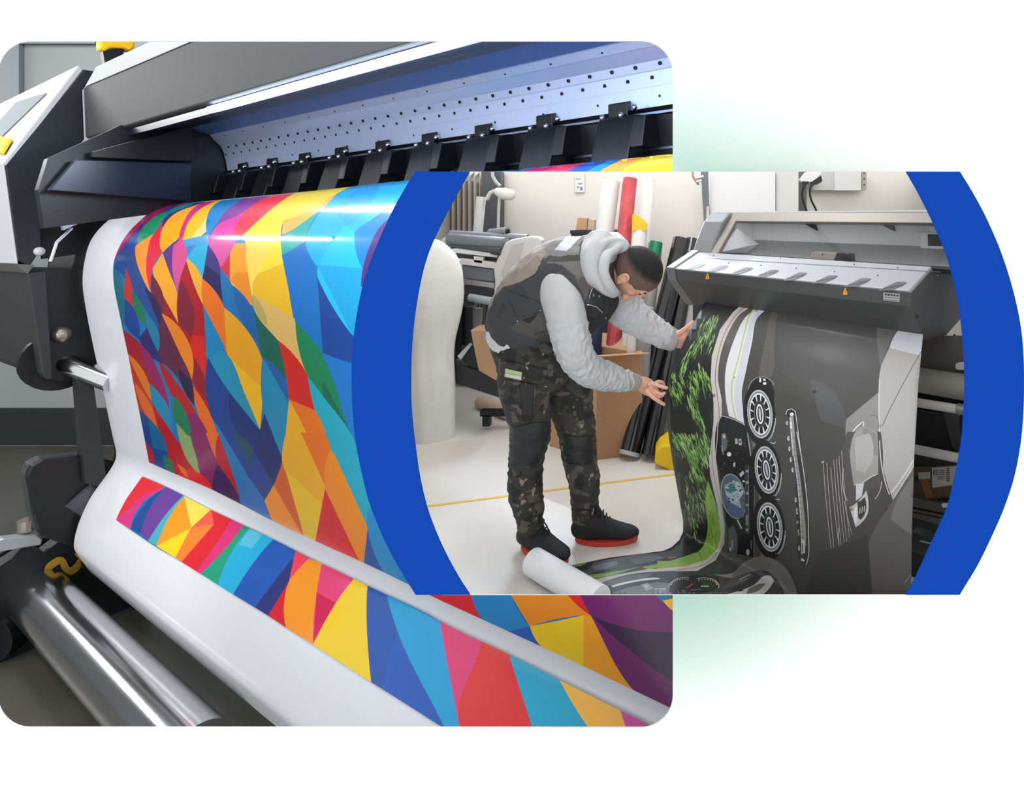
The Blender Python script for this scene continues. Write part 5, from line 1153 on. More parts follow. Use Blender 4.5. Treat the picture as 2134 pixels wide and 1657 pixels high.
flat([(966, 614), (984, 616), (990, 636), (966, 640)], 4.2, .1, 'bracket', ldk, la)
pbox(950, 634, 962, 800, 4.28, .08, 'leg', blackp, la); pbox(1012, 634, 1022, 690, 4.1, .08, 'leg', blackp, la); ptube([(997, 642, 4.3), (995, 690, 4.3)], .028, 'pipe', M_('pipe_grey', (160, 158, 154), .4), la); pbox(966, 640, 985, 720, 4.35, .06, 'leg_panel', ldk, la)
flat([(950, 748), (962, 762), (1050, 790), (1050, 832), (1030, 826), (950, 800)], 4.0, .06, 'base_beam', M_('beam_black', (58, 58, 60), .5), la, bevel=.006)
flat([(953, 742), (978, 716), (982, 720), (960, 750)], 3.98, .03, 'steel_edge', M_('edge_pale', (215, 215, 215), .3), la)
flat([(960, 748), (984, 718), (998, 770), (985, 768)], 4.02, .03, 'gusset', M_('gusset_dark', (48, 52, 60), .5), la)
pbox(1000, 857, 1066, 868, 4.05, .06, 'foot', blackp, la); pbox(1005, 866, 1020, 889, 4.05, .05, 'caster', blackp, la)
sr = ptube([(1022, 487, 4.44), (1058, 483, 4.36)], .036, 'film_roll', M_('film_roll_grey', (150, 150, 150), .5)); tag(sr, 'short grey roll with a dark core lying on top of the laminator', 'roll')
mb = MB(); c_ = P(1059, 483, 4.355); mb.tube([c_-Vector((.01, 0, 0)), c_+Vector((.004, -.004, 0))], .02, 16); mb.build('core', blackp, sr)
ur = ptube([(994, 500, 4.55), (1003, 410, 4.55)], .036, 'upright_roll', M_('cream_roll', (232, 228, 220), .5)); tag(ur, 'upright cream roll standing behind the laminator by the dark panel', 'roll')
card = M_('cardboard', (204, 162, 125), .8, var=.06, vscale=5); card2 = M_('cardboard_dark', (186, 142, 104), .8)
o = flat([(981, 688), (1012, 690), (1020, 718), (1032, 742), (1046, 800), (998, 772), (990, 735)], 3.9, .2, 'cardboard_sheet', card); tag(o, 'bent brown cardboard piece leaning under the laminator', 'cardboard')
c0, c1 = FL(1000, 838, .045), FL(1062, 862, .045); mb = MB(); mb.tube([c0, c1], .045, 28); ct = mb.build('cardboard_tube', M_('card_tube', (222, 192, 165), .7), smooth=True); tag(ct, 'pale cardboard tube lying on the floor under the laminator', 'tube')
# big open cardboard box with rolls standing in it
bxo = thing('cardboard_box', FL(1240, 955), 'large open cardboard box holding rolls, behind the worker', 'box')
b0, b1, b2 = FL(1146, 930), FL(1243, 959), FL(1337, 948); b3 = b0+(b2-b1); zt = P(1243, 742, b1.y).z
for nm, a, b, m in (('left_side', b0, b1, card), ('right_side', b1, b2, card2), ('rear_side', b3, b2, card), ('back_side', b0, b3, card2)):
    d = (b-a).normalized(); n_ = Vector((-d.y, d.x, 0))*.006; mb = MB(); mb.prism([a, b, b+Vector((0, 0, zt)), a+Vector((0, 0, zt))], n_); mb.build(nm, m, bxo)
for a, b, o_ in ((b3, b2, Vector((.03, .1, .06))), (b1, b2, Vector((.05, -.1, .02)))):
    mb = MB(); u1 = a+Vector((0, 0, zt)); u2 = b+Vector((0, 0, zt)); mb.prism([u1, u2, u2+o_, u1+o_], Vector((0, .004, .004))); mb.build('flap', card, bxo)
def roll(name, x0, y0, Y0, x1, y1, Y1, r, m, label, **k):
    o = ptube([(x0, y0, Y0), (x1, y1, Y1)], r, name, m, **k); tag(o, label, 'roll'); return o
cl = bpy.data.materials.new('clear_wrap'); cl.use_nodes = True; cb = cl.node_tree.nodes['Principled BSDF']; cb.inputs['Base Color'].default_value = (.78, .76, .73, 1); cb.inputs['Alpha'].default_value = .45; cb.inputs['Roughness'].default_value = .15
zb = .03
roll('wrapped_roll', 1274, 379, 4.15, 1200, 925, 3.74, .062, M_('wrap_white', (226, 223, 217), .35), 'thick white wrapped roll in the box, left of the red roll')
mred = M_('red_wrap', (205, 78, 84), .2, bump=.6, bscale=14, coat=.4, var=.3, vscale=9)
roll('wrapped_roll', 1313, 373, 4.1, 1258, 928, 3.7, .05, mred, 'red roll in shiny crumpled wrap standing in the box')
roll('wrapped_roll', 1351, 376, 4.3, 1305, 915, 3.82, .05, cl, 'clear empty-looking wrapped roll right of the red roll')
wt = roll('paper_tube', 1334, 478, 3.95, 1290, 930, 3.67, .049, M_('tube_white', (233, 230, 226), .5), 'white tube with a slanted yellow top in the box')
flat([(1318, 447), (1323, 446), (1341, 458), (1348, 466), (1347, 480), (1317, 480)], 3.9, .09, 'yellow_cap', M_('cap_yellow', (247, 200, 20), .5), wt)
gt = roll('paper_tube', 1366, 508, 4.15, 1318, 915, 3.78, .05, M_('tube_grey', (188, 184, 177), .4), 'grey tube with a green end beside the yellow-topped tube')
ptube([(1367.5, 504, 4.08), (1362, 536, 4.06)], .043, 'green_end', M_('end_green', (28, 138, 98), .4), gt)
roll('paper_tube', 1345, 640, 3.72, 1325, 905, 3.7, .055, M_('tube_mid_grey', (150, 151, 153), .4), 'short grey roll in the box, left of the black rolls')
roll('paper_tube', 1247, 640, 3.8, 1232, 905, 3.8, .035, M_('tube_navy', (50, 60, 90), .4), 'dark blue tube showing low in the box beside the red roll')
roll('paper_tube', 1318, 640, 3.68, 1312, 905, 3.68, .03, M_('tube_white2', (238, 236, 232), .4), 'thin white tube showing low in the box under the worker\'s arm')
bk_ = mat('black_vinyl_roll', (26, 27, 29), .12, coat=.6, k=.8)
def leaning(x0, y0, Y0, x1, y1, r, m, label, cap=None):
    b = FL(x1, y1-4, r*.35); t = P(x0, y0, Y0); mb = MB(); mb.tube([t, b], r, 28); o = mb.build('vinyl_roll', m, smooth=True); tag(o, label, 'roll', )
    if cap: mb = MB(); d = (b-t).normalized(); mb.tube([b-d*.02, b+d*.004], r*1.03, 28); mb.build('end_cap', cap, o, smooth=True)
    return o
leaning(1421, 500, 4.1, 1312, 952, .062, bk_, 'glossy black roll leaning behind the print, its lower end beside the box', M_('cap_grey', (190, 190, 190), .4))
leaning(1443, 503, 4.28, 1357, 955, .062, bk_, 'glossy black roll leaning behind the print, nearer the print edge')
leaning(1462, 560, 4.46, 1400, 950, .06, M_('roll_offwhite', (236, 232, 226), .5), 'white roll leaning behind the black rolls by the print edge')
o = flat([(1364, 966), (1366, 941), (1374, 931), (1382, 929), (1420, 927), (1420, 988), (1407, 986)], 3.42, .22, 'floor_block', M_('block_yellow', (248, 205, 20), .5), bevel=.01); tag(o, 'bright yellow block on the floor at the print\'s left edge', 'block')
mb = MB(); tp = [FL(862, 1056.5, .002), FL(1412, 985.5, .002), FL(1412, 989, .002), FL(862, 1060.5, .002)]; mb.prism(tp, Vector((0, 0, -.0018))); o = mb.build('floor_tape', M_('tape_yellow', (246, 205, 105), .5)); tag(o, 'thin yellow tape line stuck across the workshop floor', 'tape')
cb_ = thing('storage_cabinet', P(1240, 700, 4.75), 'black cabinet top behind the worker\'s back, boxes on it', 'cabinet'); cb_.location.z = 0
o = pbox(1188, 480, 1296, 487, 4.6, .4, 'cabinet_top', blackp, cb_); o = pbox(1190, 487, 1294, 845, 4.62, .36, 'cabinet_body', M_('cab_dark', (60, 60, 62)), cb_)
o = flat([(1204, 453.5), (1224, 454.5), (1222, 479), (1200, 479)], 4.66, .12, 'carton', card); tag(o, 'small brown carton on the black cabinet, nearest the wall notice', 'box')
o = flat([(1226, 456.5), (1239, 458), (1238, 479), (1223.5, 479)], 4.68, .1, 'carton', M_('carton_pale', (214, 186, 160), .8)); tag(o, 'small pale carton on the black cabinet beside the white roll', 'box')
# ---- under the printer, right of the print
mb = MB(); a, b = LB(1445, 640)-nB*.42, None
base = LB(1425, 700)-nB*.45
q = [onplane(x, y, base, nB) for x, y in ((1895, 700), (2036, 700), (2040, 850), (2034, 950), (2006, 1080), (1965, 1165), (1905, 1238.9), (1890, 1238.9))]
MB().prism(q, -nB*.01).build('rear_panel', blackp, lp)
base2 = LB(1425, 700)-nB*.36
q = [onplane(x, y, base2, nB) for x, y in ((1915, 700), (2036, 700), (2040, 798), (1912, 778))]; MB().prism(q, -nB*.01).build('inner_panel', M_('panel_brown', (112, 106, 98), .5), lp)
bar('paper_spool', 1905, 790, 2038, 812, .046, M_('spool_beige', (172, 165, 154), .5), .3)
bar('support_bar', 1905, 838, 1998, 853, .0155, M_('bar_white', (205, 203, 198), .3), .16); bar('bar_end', 1996, 852.5, 2034, 859, .019, M_('bar_grey', (140, 140, 140), .3, metal=.5), .16)
bar('support_bar', 1905, 936, 2000, 955, .0165, MATS['bar_white'], .16)
base3 = LB(1425, 700)-nB*.3
q = [onplane(x, y, base3, nB) for x, y in ((1904, 855), (2034, 872), (2026, 950), (1904, 930))]; MB().prism(q, -nB*.006).build('net_tray', M_('net_black', (38, 38, 40), .7, bump=.4, bscale=40), lp)
q = [onplane(x, y, base3+nB*.01, nB) for x, y in ((1966, 860), (1998, 864), (2004, 950), (1984, 930))]; MB().prism(q, -nB*.006).build('strap', M_('strap_grey', (72, 72, 74), .6), lp)
q = [onplane(x, y, base2+nB*.02, nB) for x, y in cat([(1991, 764), (1994, 757), (2004, 755), (2020, 756), (2020, 770), (2004, 771), (1994, 770)], 3, True)]; MB().prism(q, -nB*.01).build('handle', M_('handle_white', (240, 240, 242), .3), lp)  # white oval standing in for a lamp's bright reflection on the panel
base4 = LB(1425, 700)-nB*.24
def ub(pts, nm, m, parent, off=0., th=.01, **k):
    q = [onplane(x, y, base4+nB*off, nB) for x, y in pts]; return MB().prism(q, -nB*th).build(nm, m, parent, clip=True, **k)
ub([(1900, 945), (2022, 962), (2016, 990), (1902, 975)], 'tray', M_('tray_dark', (58, 56, 54), .4), lp, .02, .1)
cbx = ub([(1900, 975), (2012, 968), (1985, 1034), (1900, 1048)], 'shipping_carton', M_('carton_brown', (98, 80, 60), .7), None, .03, .15); tag(cbx, 'brown carton with white shipping labels on the shelf under the printer', 'box')
ub([(1913, 985), (1938, 983.5), (1938, 998), (1915, 999)], 'label', M_('label_white', (190, 187, 182), .6), cbx, .032, .002)
lb = ub([(1942, 975), (1998, 971), (1990, 1010), (1943, 1017)], 'label', MATS['label_white'], cbx, .032, .002)
for i in range(6): ub([(1945+i*1.5, 979), (1946+i*1.5, 979), (1946+i*1.5, 990), (1945+i*1.5, 990)], 'barcode', blackp, cbx, .0335, .001) if i % 2 == 0 else None
for i in range(7): y = 976+i*4.2; ub([(1972, y), (1979, y-.4), (1979, y+1.8), (1972, y+2.2)], 'barcode', M_('print_grey', (90, 88, 86)), cbx, .0335, .001)
for i in range(5): y = 980+i*4.5; ub([(1954, y), (1968, y-.6), (1968, y+.6), (1954, y+1.2)], 'text_line', MATS['print_grey'], cbx, .0335, .001)
for st in ([(1904, 996), (1908, 995), (1906.5, 999), (1909, 1001), (1907.5, 1005), (1904, 1005)], [(1910, 997), (1912.3, 995), (1912.6, 1004.5)]): ub(stroke(st, 1.5), 'number', blackp, cbx, .0335, .001)
ub([(1917, 1000), (1934, 998), (1944, 1036), (1930, 1040)], 'tape', M_('tape_orange', (150, 100, 50), .6), cbx, .0325, .001)
ub([(1900, 1040), (1992, 1055), (1975, 1098), (1900, 1078)], 'lower_rail', M_('rail_grey', (128, 122, 114), .35, metal=.4), lp, .05, .06); ub([(1900, 1056), (1985, 1073), (1983, 1077), (1900, 1060)], 'rail_groove', blackp, lp, .051, .002)
ub([(1900, 1066), (1982, 1083), (1981, 1085), (1900, 1068)], 'rail_groove', blackp, lp, .051, .002)
ub([(1962, 1050), (1980, 1050), (1978, 1058), (1964, 1058)], 'rail_clip', MATS['handle_white'], lp, .06, .01)
ub([(1900, 1108), (1945, 1125), (1968, 1130), (1950, 1165), (1900, 1150)], 'lower_tray', M_('tray_mid', (62, 60, 58), .4), lp, .03, .05); ub([(1917, 1126), (1944, 1132), (1942, 1135), (1917, 1129)], 'tray_edge', MATS['bar_white'], lp, .032, .003)
# printer leg on the left
base5 = LB(1425, 700)-nB*.2
q = [onplane(x, y, base5, nB) for x, y in ((1444, 628), (1462, 628), (1454, 1010), (1440, 1010))]; MB().prism(q, -nB*.05).build('leg', g_dark, lp)
# ================================================================ the worker
from mathutils.bvhtree import BVHTree
def R(px, py, Y, rpx, ry): p = P(px, py, Y); return (p.x, p.y, p.z, rpx*Y/FPX, ry)
def fuse(mb, name, m, parent, vox=.005, sm=3, disp=None):
    """one continuous surface out of overlapping lofts"""
    o = mb.build(name, m, parent, recalc=True)
    r = o.modifiers.new('r', 'REMESH'); r.mode = 'VOXEL'; r.voxel_size = vox; r.use_smooth_shade = True
    s = o.modifiers.new('s', 'SMOOTH'); s.iterations = sm; s.factor = .5
    bpy.context.view_layer.update(); dg = bpy.context.evaluated_depsgraph_get()
    me = bpy.data.meshes.new_from_object(o.evaluated_get(dg)); o.modifiers.clear(); me.name = name; o.data = me
    w = wloc(o); n = len(me.vertices); co = np.zeros(n*3); me.vertices.foreach_get('co', co); co = co.reshape(-1, 3)
    if disp:
        no = np.zeros(n*3); me.vertices.foreach_get('normal', no); no = no.reshape(-1, 3)
        for i in range(n):
            p = Vector(co[i])+w; co[i] += no[i]*disp(p)
        me.vertices.foreach_set('co', co.ravel())
    for p in me.polygons: p.use_smooth = True
    me.update(); return o
def paint(o, base, polys):
    """pigment of the garment: flat colour areas of its fabric"""
    me = o.data; w = wloc(o); n = len(me.vertices); co = np.zeros(n*3); me.vertices.foreach_get('co', co); co = co.reshape(-1, 3)+np.array(w)
    px = CX+co[:, 0]/co[:, 1]*FPX; py = CY-(co[:, 2]-CH)/co[:, 1]*FPX
    c = np.ones((n, 4)); c[:, :3] = lin(base)
    for p, q in polys: c[inpoly(px, py, p), :3] = lin(q)
    a = me.attributes.new('pigment', 'FLOAT_COLOR', 'POINT'); a.data.foreach_set('color', c.ravel())
def wrinkle(amp, f, seed, aniso=(1, 1, 1)):
    def g(p):
        q = Vector((p.x*f*aniso[0]+seed, p.y*f*aniso[1], p.z*f*aniso[2]))
        return amp*(1-2*abs(noise.noise(q)))*.8+amp*.5*noise.noise(q*2.3)
    return g
ft0, ft1 = (FL(1089, 1143), FL(1181, 1178)), (FL(1201, 1130), FL(1327, 1127))
# --- skin: head, neck, arms, hands, trunk and legs in one surface
C = P(1325, 567, 2.56)
up_ = Vector((.82, -.40, .40)).normalized(); fw = Vector((.40, .08, -.91)); fw = (fw-up_*fw.dot(up_)).normalized(); sd_ = up_.cross(fw).normalized()
if sd_.y > 0: sd_ = -sd_           # towards the camera
HM = Matrix((sd_, fw, up_)).transposed()
def hl(s, f, u): return C+HM @ Vector((s, f, u))
def headgrid(sc=1., nu=72, nv=48, hair=False):
    vs = []
    for j in range(nv+1):
        b = math.pi*j/nv
        for i in range(nu):
            a = 2*math.pi*i/nu; x = math.sin(b)*math.cos(a); y = math.sin(b)*math.sin(a); z = math.cos(b)
            X = x*.082; Y = y*(.103 if y > 0 else .106); Z = z*.120
            lo = max(0, -z)
            X *= 1-.30*lo**1.5; 
            if y < 0: Y *= 1-.42*lo**1.2
            else: Y *= 1-.10*lo**2; Y -= .004*max(0, z)
            if z > 0: X *= 1+.05*z*(1-z)
            if y > .55 and -.5 < z < .2: Y -= .006*(1-abs(z+.15)/.35 if abs(z+.15) < .35 else 0)
            vs.append(hl(X*sc, Y*sc, Z*sc))
    fs = [(j*nu+i, j*nu+(i+1) % nu, (j+1)*nu+(i+1) % nu, (j+1)*nu+i) for j in range(nv) for i in range(nu)]
    return vs, fs
mb = MB(); v_, f_ = headgrid(); mb.add(v_, f_)
MHl = HM.to_3x3()
def hb(s, f, u, r): mb.ball(hl(s, f, u), r, MHl, 16, 12)
hb(0, .097, -.020, (.011, .013, .028)); hb(0, .102, -.036, (.012, .011, .010)); hb(.010, .095, -.039, (.007, .008, .006)); hb(-.010, .095, -.039, (.007, .008, .006))   # nose
hb(.030, .083, .004, (.024, .012, .009)); hb(-.030, .083, .004, (.024, .012, .009))   # brow
hb(.036, .060, -.038, (.024, .018, .024)); hb(-.036, .060, -.038, (.024, .018, .024))    # cheeks
hb(0, .088, -.062, (.022, .011, .007)); hb(0, .086, -.073, (.019, .011, .008)); hb(0, .076, -.098, (.026, .022, .02))   # lips, chin
for sg in (1, -1):
    e0 = [hl(sg*(.088+.012*math.sin(t)*.5), -.008+.016*math.cos(t), -.018+.030*math.sin(t)) for t in np.linspace(0, 2*math.pi, 15)]
    mb.tube(e0, .0056, 10); hb(sg*.084, -.008, -.02, (.007, .013, .026)); hb(sg*.085, -.001, -.048, (.007, .009, .010)); hb(sg*.089, .005, -.02, (.005, .004, .007))
nk0, nk1 = hl(0, -.035, -.06), P(1236, 574, 2.6)
mb.etube([tuple(hl(0, -.01, -.03))+(.056, .056), tuple(nk0)+(.060, .060), tuple(P(1262, 572, 2.59))+(.066, .064), tuple(nk1)+(.075, .085)], seg=24)
mb.etube([R(1096, 690, 2.6, 60, .125), R(1130, 630, 2.6, 74, .13), R(1180, 600, 2.6, 76, .14), R(1236, 574, 2.6, 62, .12)])
def limb(pts): mb.etube([R(*p) for p in pts], seg=20)
limb([(1168, 585, 2.5, 30, .055), (1182, 660, 2.44, 28, .05), (1198, 740, 2.46, 24, .045), (1226, 772, 2.5, 21, .04), (1270, 787, 2.58, 18, .032), (1312, 794, 2.67, 14, .024), (1328, 797, 2.705, 12.5, .021)])
limb([(1262, 590, 2.7, 30, .055), (1312, 655, 2.78, 26, .045), (1352, 684, 2.81, 20, .036), (1392, 706, 2.83, 15.5, .026), (1406, 710, 2.835, 14, .022)])
limb([(1100, 715, 2.57, 50, .08), (1098, 800, 2.53, 42, .075), (1105, 900, 2.53, 30, .055), (1098, 1000, 2.55, 25, .048), (1106, 1090, 2.57, 17, .035), (1112, 1125, 2.58, 15, .034)])
limb([(1140, 720, 2.66, 50, .08), (1180, 800, 2.69, 38, .07), (1202, 900, 2.69, 28, .052), (1212, 1000, 2.69, 23, .045), (1219, 1075, 2.69, 17, .035), (1222, 1108, 2.675, 14, .034)])
# near hand: palm, thumb and four fingers pinching the edge of the print
HY = LB(1389, 815).y-.035
def fing(pts, r): mb.tube([P(*p) for p in cat(pts, 4)], list(np.linspace(r[0], r[1], (len(pts)-1)*4+1)), 12); e = P(*pts[-1]); mb.ball(e, r[1], None, 12, 8)
mb.etube([R(1326, 796, 2.70, 12.5, .022), R(1340, 801, 2.715, 17, .021), R(1355, 809, 2.73, 18, .019), R(1364, 812, HY+.01, 15, .016)], seg=20)
fing([(1356, 798, HY-.005), (1368, 802, HY-.012), (1379, 806, HY-.016), (1389, 808.5, HY-.014)], (.0105, .0082))     # index
fing([(1360, 803, HY+.012), (1371, 796, HY+.022), (1380, 797, HY+.03), (1384, 803, HY+.034)], (.0095, .0078))         # middle, behind
fing([(1362, 812, HY), (1371, 818, HY-.01), (1379, 822, HY-.012), (1385, 819, HY-.006)], (.0095, .0075))               # ring, curled
fing([(1360, 818, HY+.006), (1370, 824, HY+.004), (1378, 826, HY+.002), (1383, 823, HY+.008)], (.0088, .007))          # little
fing([(1346, 812, HY-.004), (1358, 825, HY-.014), (1371, 835, HY-.014), (1384, 843, HY-.006)], (.0125, .0082))         # thumb
FY = LB(1440, 690).y+.03
mb.etube([R(1404, 709, 2.835, 13.5, .022), R(1414, 709, 2.84, 18, .021), R(1424, 703, FY, 19, .018), R(1432, 696, FY, 15, .014)], seg=20)
fing([(1412, 697, FY-.02), (1424, 688, FY-.036), (1436, 678, FY-.044), (1444, 670.5, FY-.044)], (.0125, .0085))
fing([(1430, 690, FY+.01), (1440, 687, FY+.016), (1450, 684, FY+.018), (1458, 681, FY+.02)], (.0105, .0082))
fing([(1432, 696, FY+.012), (1443, 695, FY+.018), (1453, 693, FY+.02), (1460, 691, FY+.02)], (.0105, .0082))
fing([(1431, 703, FY+.012), (1441, 704, FY+.018), (1450, 703, FY+.02), (1457, 701, FY+.02)], (.01, .008))
fing([(1428, 711, FY+.01), (1437, 713, FY+.014), (1445, 712, FY+.018)], (.0092, .0075))
for a, b in (ft0, ft1): mb.etube([tuple(a+(b-a)*k+Vector((0, 0, z)))+(w, h) for k, z, w, h in ((.14, .05, .024, .026), (.4, .052, .028, .022), (.7, .044, .032, .014), (.86, .04, .024, .010))], up=Vector((0, 0, 1)), seg=16)
skin = M_('skin', (226, 172, 145), .5, k=.82, var=.05, vscale=25)
ft = (ft0[0]+ft1[1])/2
per = fuse(mb, 'person', skin, None, .0042, 2)
# move origin to the feet
d = Vector((ft.x, ft.y, 0))-per.location; me = per.data; me.transform(Matrix.Translation(-d)); per.location += d
tag(per, 'person in grey hoodie, dark work vest and camouflage trousers bending over the print', 'person')
eyew = M_('eye', (40, 32, 30), .3)
for sg in (1, -1):
    q = MB(); q.ball(hl(sg*.031, .088, -.012), (.012, .005, .0035), MHl, 12, 8); q.build('eyelid', M_('lash', (60, 42, 36), .6), per, smooth=True)
    q = MB(); q.tube([hl(sg*.014, .097, .004), hl(sg*.03, .096, .009), hl(sg*.048, .083, .006)], [.003, .0036, .002], 8); q.build('eyebrow', M_('brow_hair', (48, 36, 32), .8), per, smooth=True)
# hair: close-cropped cap
vs, fs = headgrid(1.035, 96, 64); inv = HM.transposed(); keep = []
def hairy(p):
    q = inv @ (p-C); s_, f_2, u = q
    if f_2 > .0: lim = -.026+f_2*.55+max(0, .045-abs(s_))*.55*(f_2 > .04)
    else: lim = -.026+f_2*.55
    lim += .006*math.sin(s_*160)
    return u > lim
for f in fs:
    if all(hairy(vs[i]) for i in f): keep.append(f)
q = MB(); q.add(vs, keep); ho = q.build('hair', mat('cropped_hair', attr=True, rough=.75, k=.8, bump=.9, bscale=420), per, smooth=True, solid=.004, angle=180)
me = ho.data; a = me.attributes.new('pigment', 'FLOAT_COLOR', 'POINT'); buf = []
w = wloc(ho); c1, c2 = np.array(lin((34, 31, 31))), np.array(lin((128, 104, 92)))
for v in me.vertices:
    s_, f_2, u = inv @ (v.co+w-C); e = (u-.050+max(0, -f_2)*.30-max(0, f_2)*.35)+.006*noise.noise(v.co*60); t = min(1, max(0, .5+e/.03)); top_ = t
    c = c2*(1-top_)+c1*top_; buf += list(c)+[1.]
a.data.foreach_set('color', buf)
# --- trousers
cam_m = mat('camouflage_cloth', (50, 49, 47), .8, k=.85, bump=.15, bscale=90); nt = cam_m.node_tree; b_ = nt.nodes['Principled BSDF']
tc = nt.nodes.new('ShaderNodeTexCoord'); last = None
def camolayer(prev, scale, lo, col, off, stretch=(1, 1, 1)):
    mp = nt.nodes.new('ShaderNodeMapping'); mp.inputs['Location'].default_value = off; mp.inputs['Scale'].default_value = stretch; nt.links.new(tc.outputs['Object'], mp.inputs[0])
    n = nt.nodes.new('ShaderNodeTexNoise'); n.inputs['Scale'].default_value = scale; n.inputs['Detail'].default_value = 2; nt.links.new(mp.outputs[0], n.inputs['Vector'])
    g = nt.nodes.new('ShaderNodeMapRange'); g.inputs[1].default_value = lo; g.inputs[2].default_value = lo+.02; nt.links.new(n.outputs['Fac'], g.inputs[0])
    x = nt.nodes.new('ShaderNodeMix'); x.data_type = 'RGBA'; nt.links.new(g.outputs[0], x.inputs[0])
    if prev: nt.links.new(prev, x.inputs[6])
    else: x.inputs[6].default_value = tuple(v*.8 for v in lin((62, 61, 58)))+(1,)
    x.inputs[7].default_value = tuple(v*.8 for v in lin(col))+(1,); return x.outputs[2]
o1 = camolayer(None, 11, .54, (42, 41, 40), (3, 1, 0)); o1 = camolayer(o1, 16, .575, (98, 93, 82), (0, 5, 2), (1, 1, 1.6)); o1 = camolayer(o1, 30, .67, (165, 146, 124), (7, 3, 1), (1, 1, .6)); nt.links.new(o1, b_.inputs['Base Color'])
mb = MB()
mb.etube([R(1086, 694, 2.6, 66, .158), R(1098, 722, 2.6, 68, .165), R(1112, 750, 2.6, 72, .165), R(1124, 775, 2.61, 74, .16)], sub=4)
limb = lambda pts: mb.etube([R(*p) for p in pts], seg=28)
limb([(1097, 745, 2.54, 62, .095), (1092, 800, 2.52, 53, .092), (1100, 850, 2.52, 47, .084), (1105, 900, 2.52, 41, .074), (1098, 950, 2.53, 35.5, .068), (1094, 1000, 2.545, 34, .064), (1098, 1045, 2.56, 32.5, .062), (1104, 1080, 2.57, 28, .058), (1109, 1102, 2.575, 24, .052)])
limb([(1150, 750, 2.67, 60, .092), (1180, 800, 2.69, 52, .09), (1191, 850, 2.69, 45, .08), (1203, 900, 2.69, 38, .072), (1207, 950, 2.69, 35, .068), (1217, 1000, 2.69, 31, .064), (1219, 1045, 2.69, 27, .06), (1219, 1078, 2.685, 24, .052)])
wr = wrinkle(.006, 16, 3, (.7, .7, 1.8))
tro = fuse(mb, 'trousers', cam_m, per, .006, 5, lambda p: wr(p)*(1.3 if p.z < .55 else .8))
def bvh(o): 
    w = wloc(o); me = o.data; return BVHTree.FromPolygons([v.co+w for v in me.vertices], [tuple(p.vertices) for p in me.polygons])
def drape(o_b, poly, lift, name, m, parent, step=5, th=.0015):
    v, t, c = triangulate(poly, [], step, step*1.2); V = []
    for x, y in v:
        h = o_b.ray_cast(O, ray(x, y).normalized()); V.append((h[0]-ray(x, y).normalized()*lift) if h[0] else None)
    good = [p for p in V if p]; av = sum((p-O).length for p in good)/max(1, len(good))
    V = [p if p else O+ray(*v[i]).normalized()*av for i, p in enumerate(V)]
    return MB().add(V, [tuple(int(k) for k in f) for f in t]).build(name, m, parent, smooth=True, solid=th, recalc=True)
bt = bvh(tro)
pk = M_('pocket_black', (44, 44, 44), .7, bump=.2, bscale=80); cam2 = cam_m
drape(bt, [(1047, 753), (1052, 752), (1130, 768), (1142, 770), (1136, 800), (1126, 801), (1052, 789), (1042, 776)], .012, 'pocket_flap', cam2, per)
drape(bt, [(1052, 792), (1082, 796), (1118, 802), (1116, 866), (1104, 880), (1086, 870), (1060, 850), (1052, 820)], .009, 'cargo_pocket', cam2, per)
drape(bt, [(1084, 800), (1113, 803), (1111, 866), (1088, 868)], .014, 'pocket_strip', pk, per)
drape(bt, [(1053, 768), (1088, 776), (1087, 785), (1052, 778)], .016, 'name_patch', M_('patch_green', (186, 212, 150), .5), per); drape(bt, [(1052, 778), (1087, 785), (1086, 792.5), (1051.5, 785)], .0162, 'name_patch', M_('patch_white', (228, 224, 216), .5), per)
drape(bt, [(1066, 892), (1100, 884), (1138, 878), (1144, 895), (1139, 925), (1128, 945), (1122, 965), (1064, 968), (1062, 940), (1066, 915)], .006, 'knee_patch', M_('knee_black', (40, 40, 41), .5, bump=.5, bscale=14, stretch=(1, 1, 3)), per)
drape(bt, [(1172, 905), (1205, 912), (1238, 905), (1240, 950), (1232, 968), (1178, 968), (1173, 940)], .006, 'knee_patch', MATS['knee_black'], per)
# belt line and undershirt
mb = MB(); mb.etube([R(1078, 706, 2.6, 67, .164), R(1083, 697, 2.6, 69.5, .168), R(1092, 680, 2.6, 66, .15)], sub=3); fuse(mb, 'undershirt', M_('undershirt_white', (228, 228, 228), .7), per, .006, 2)
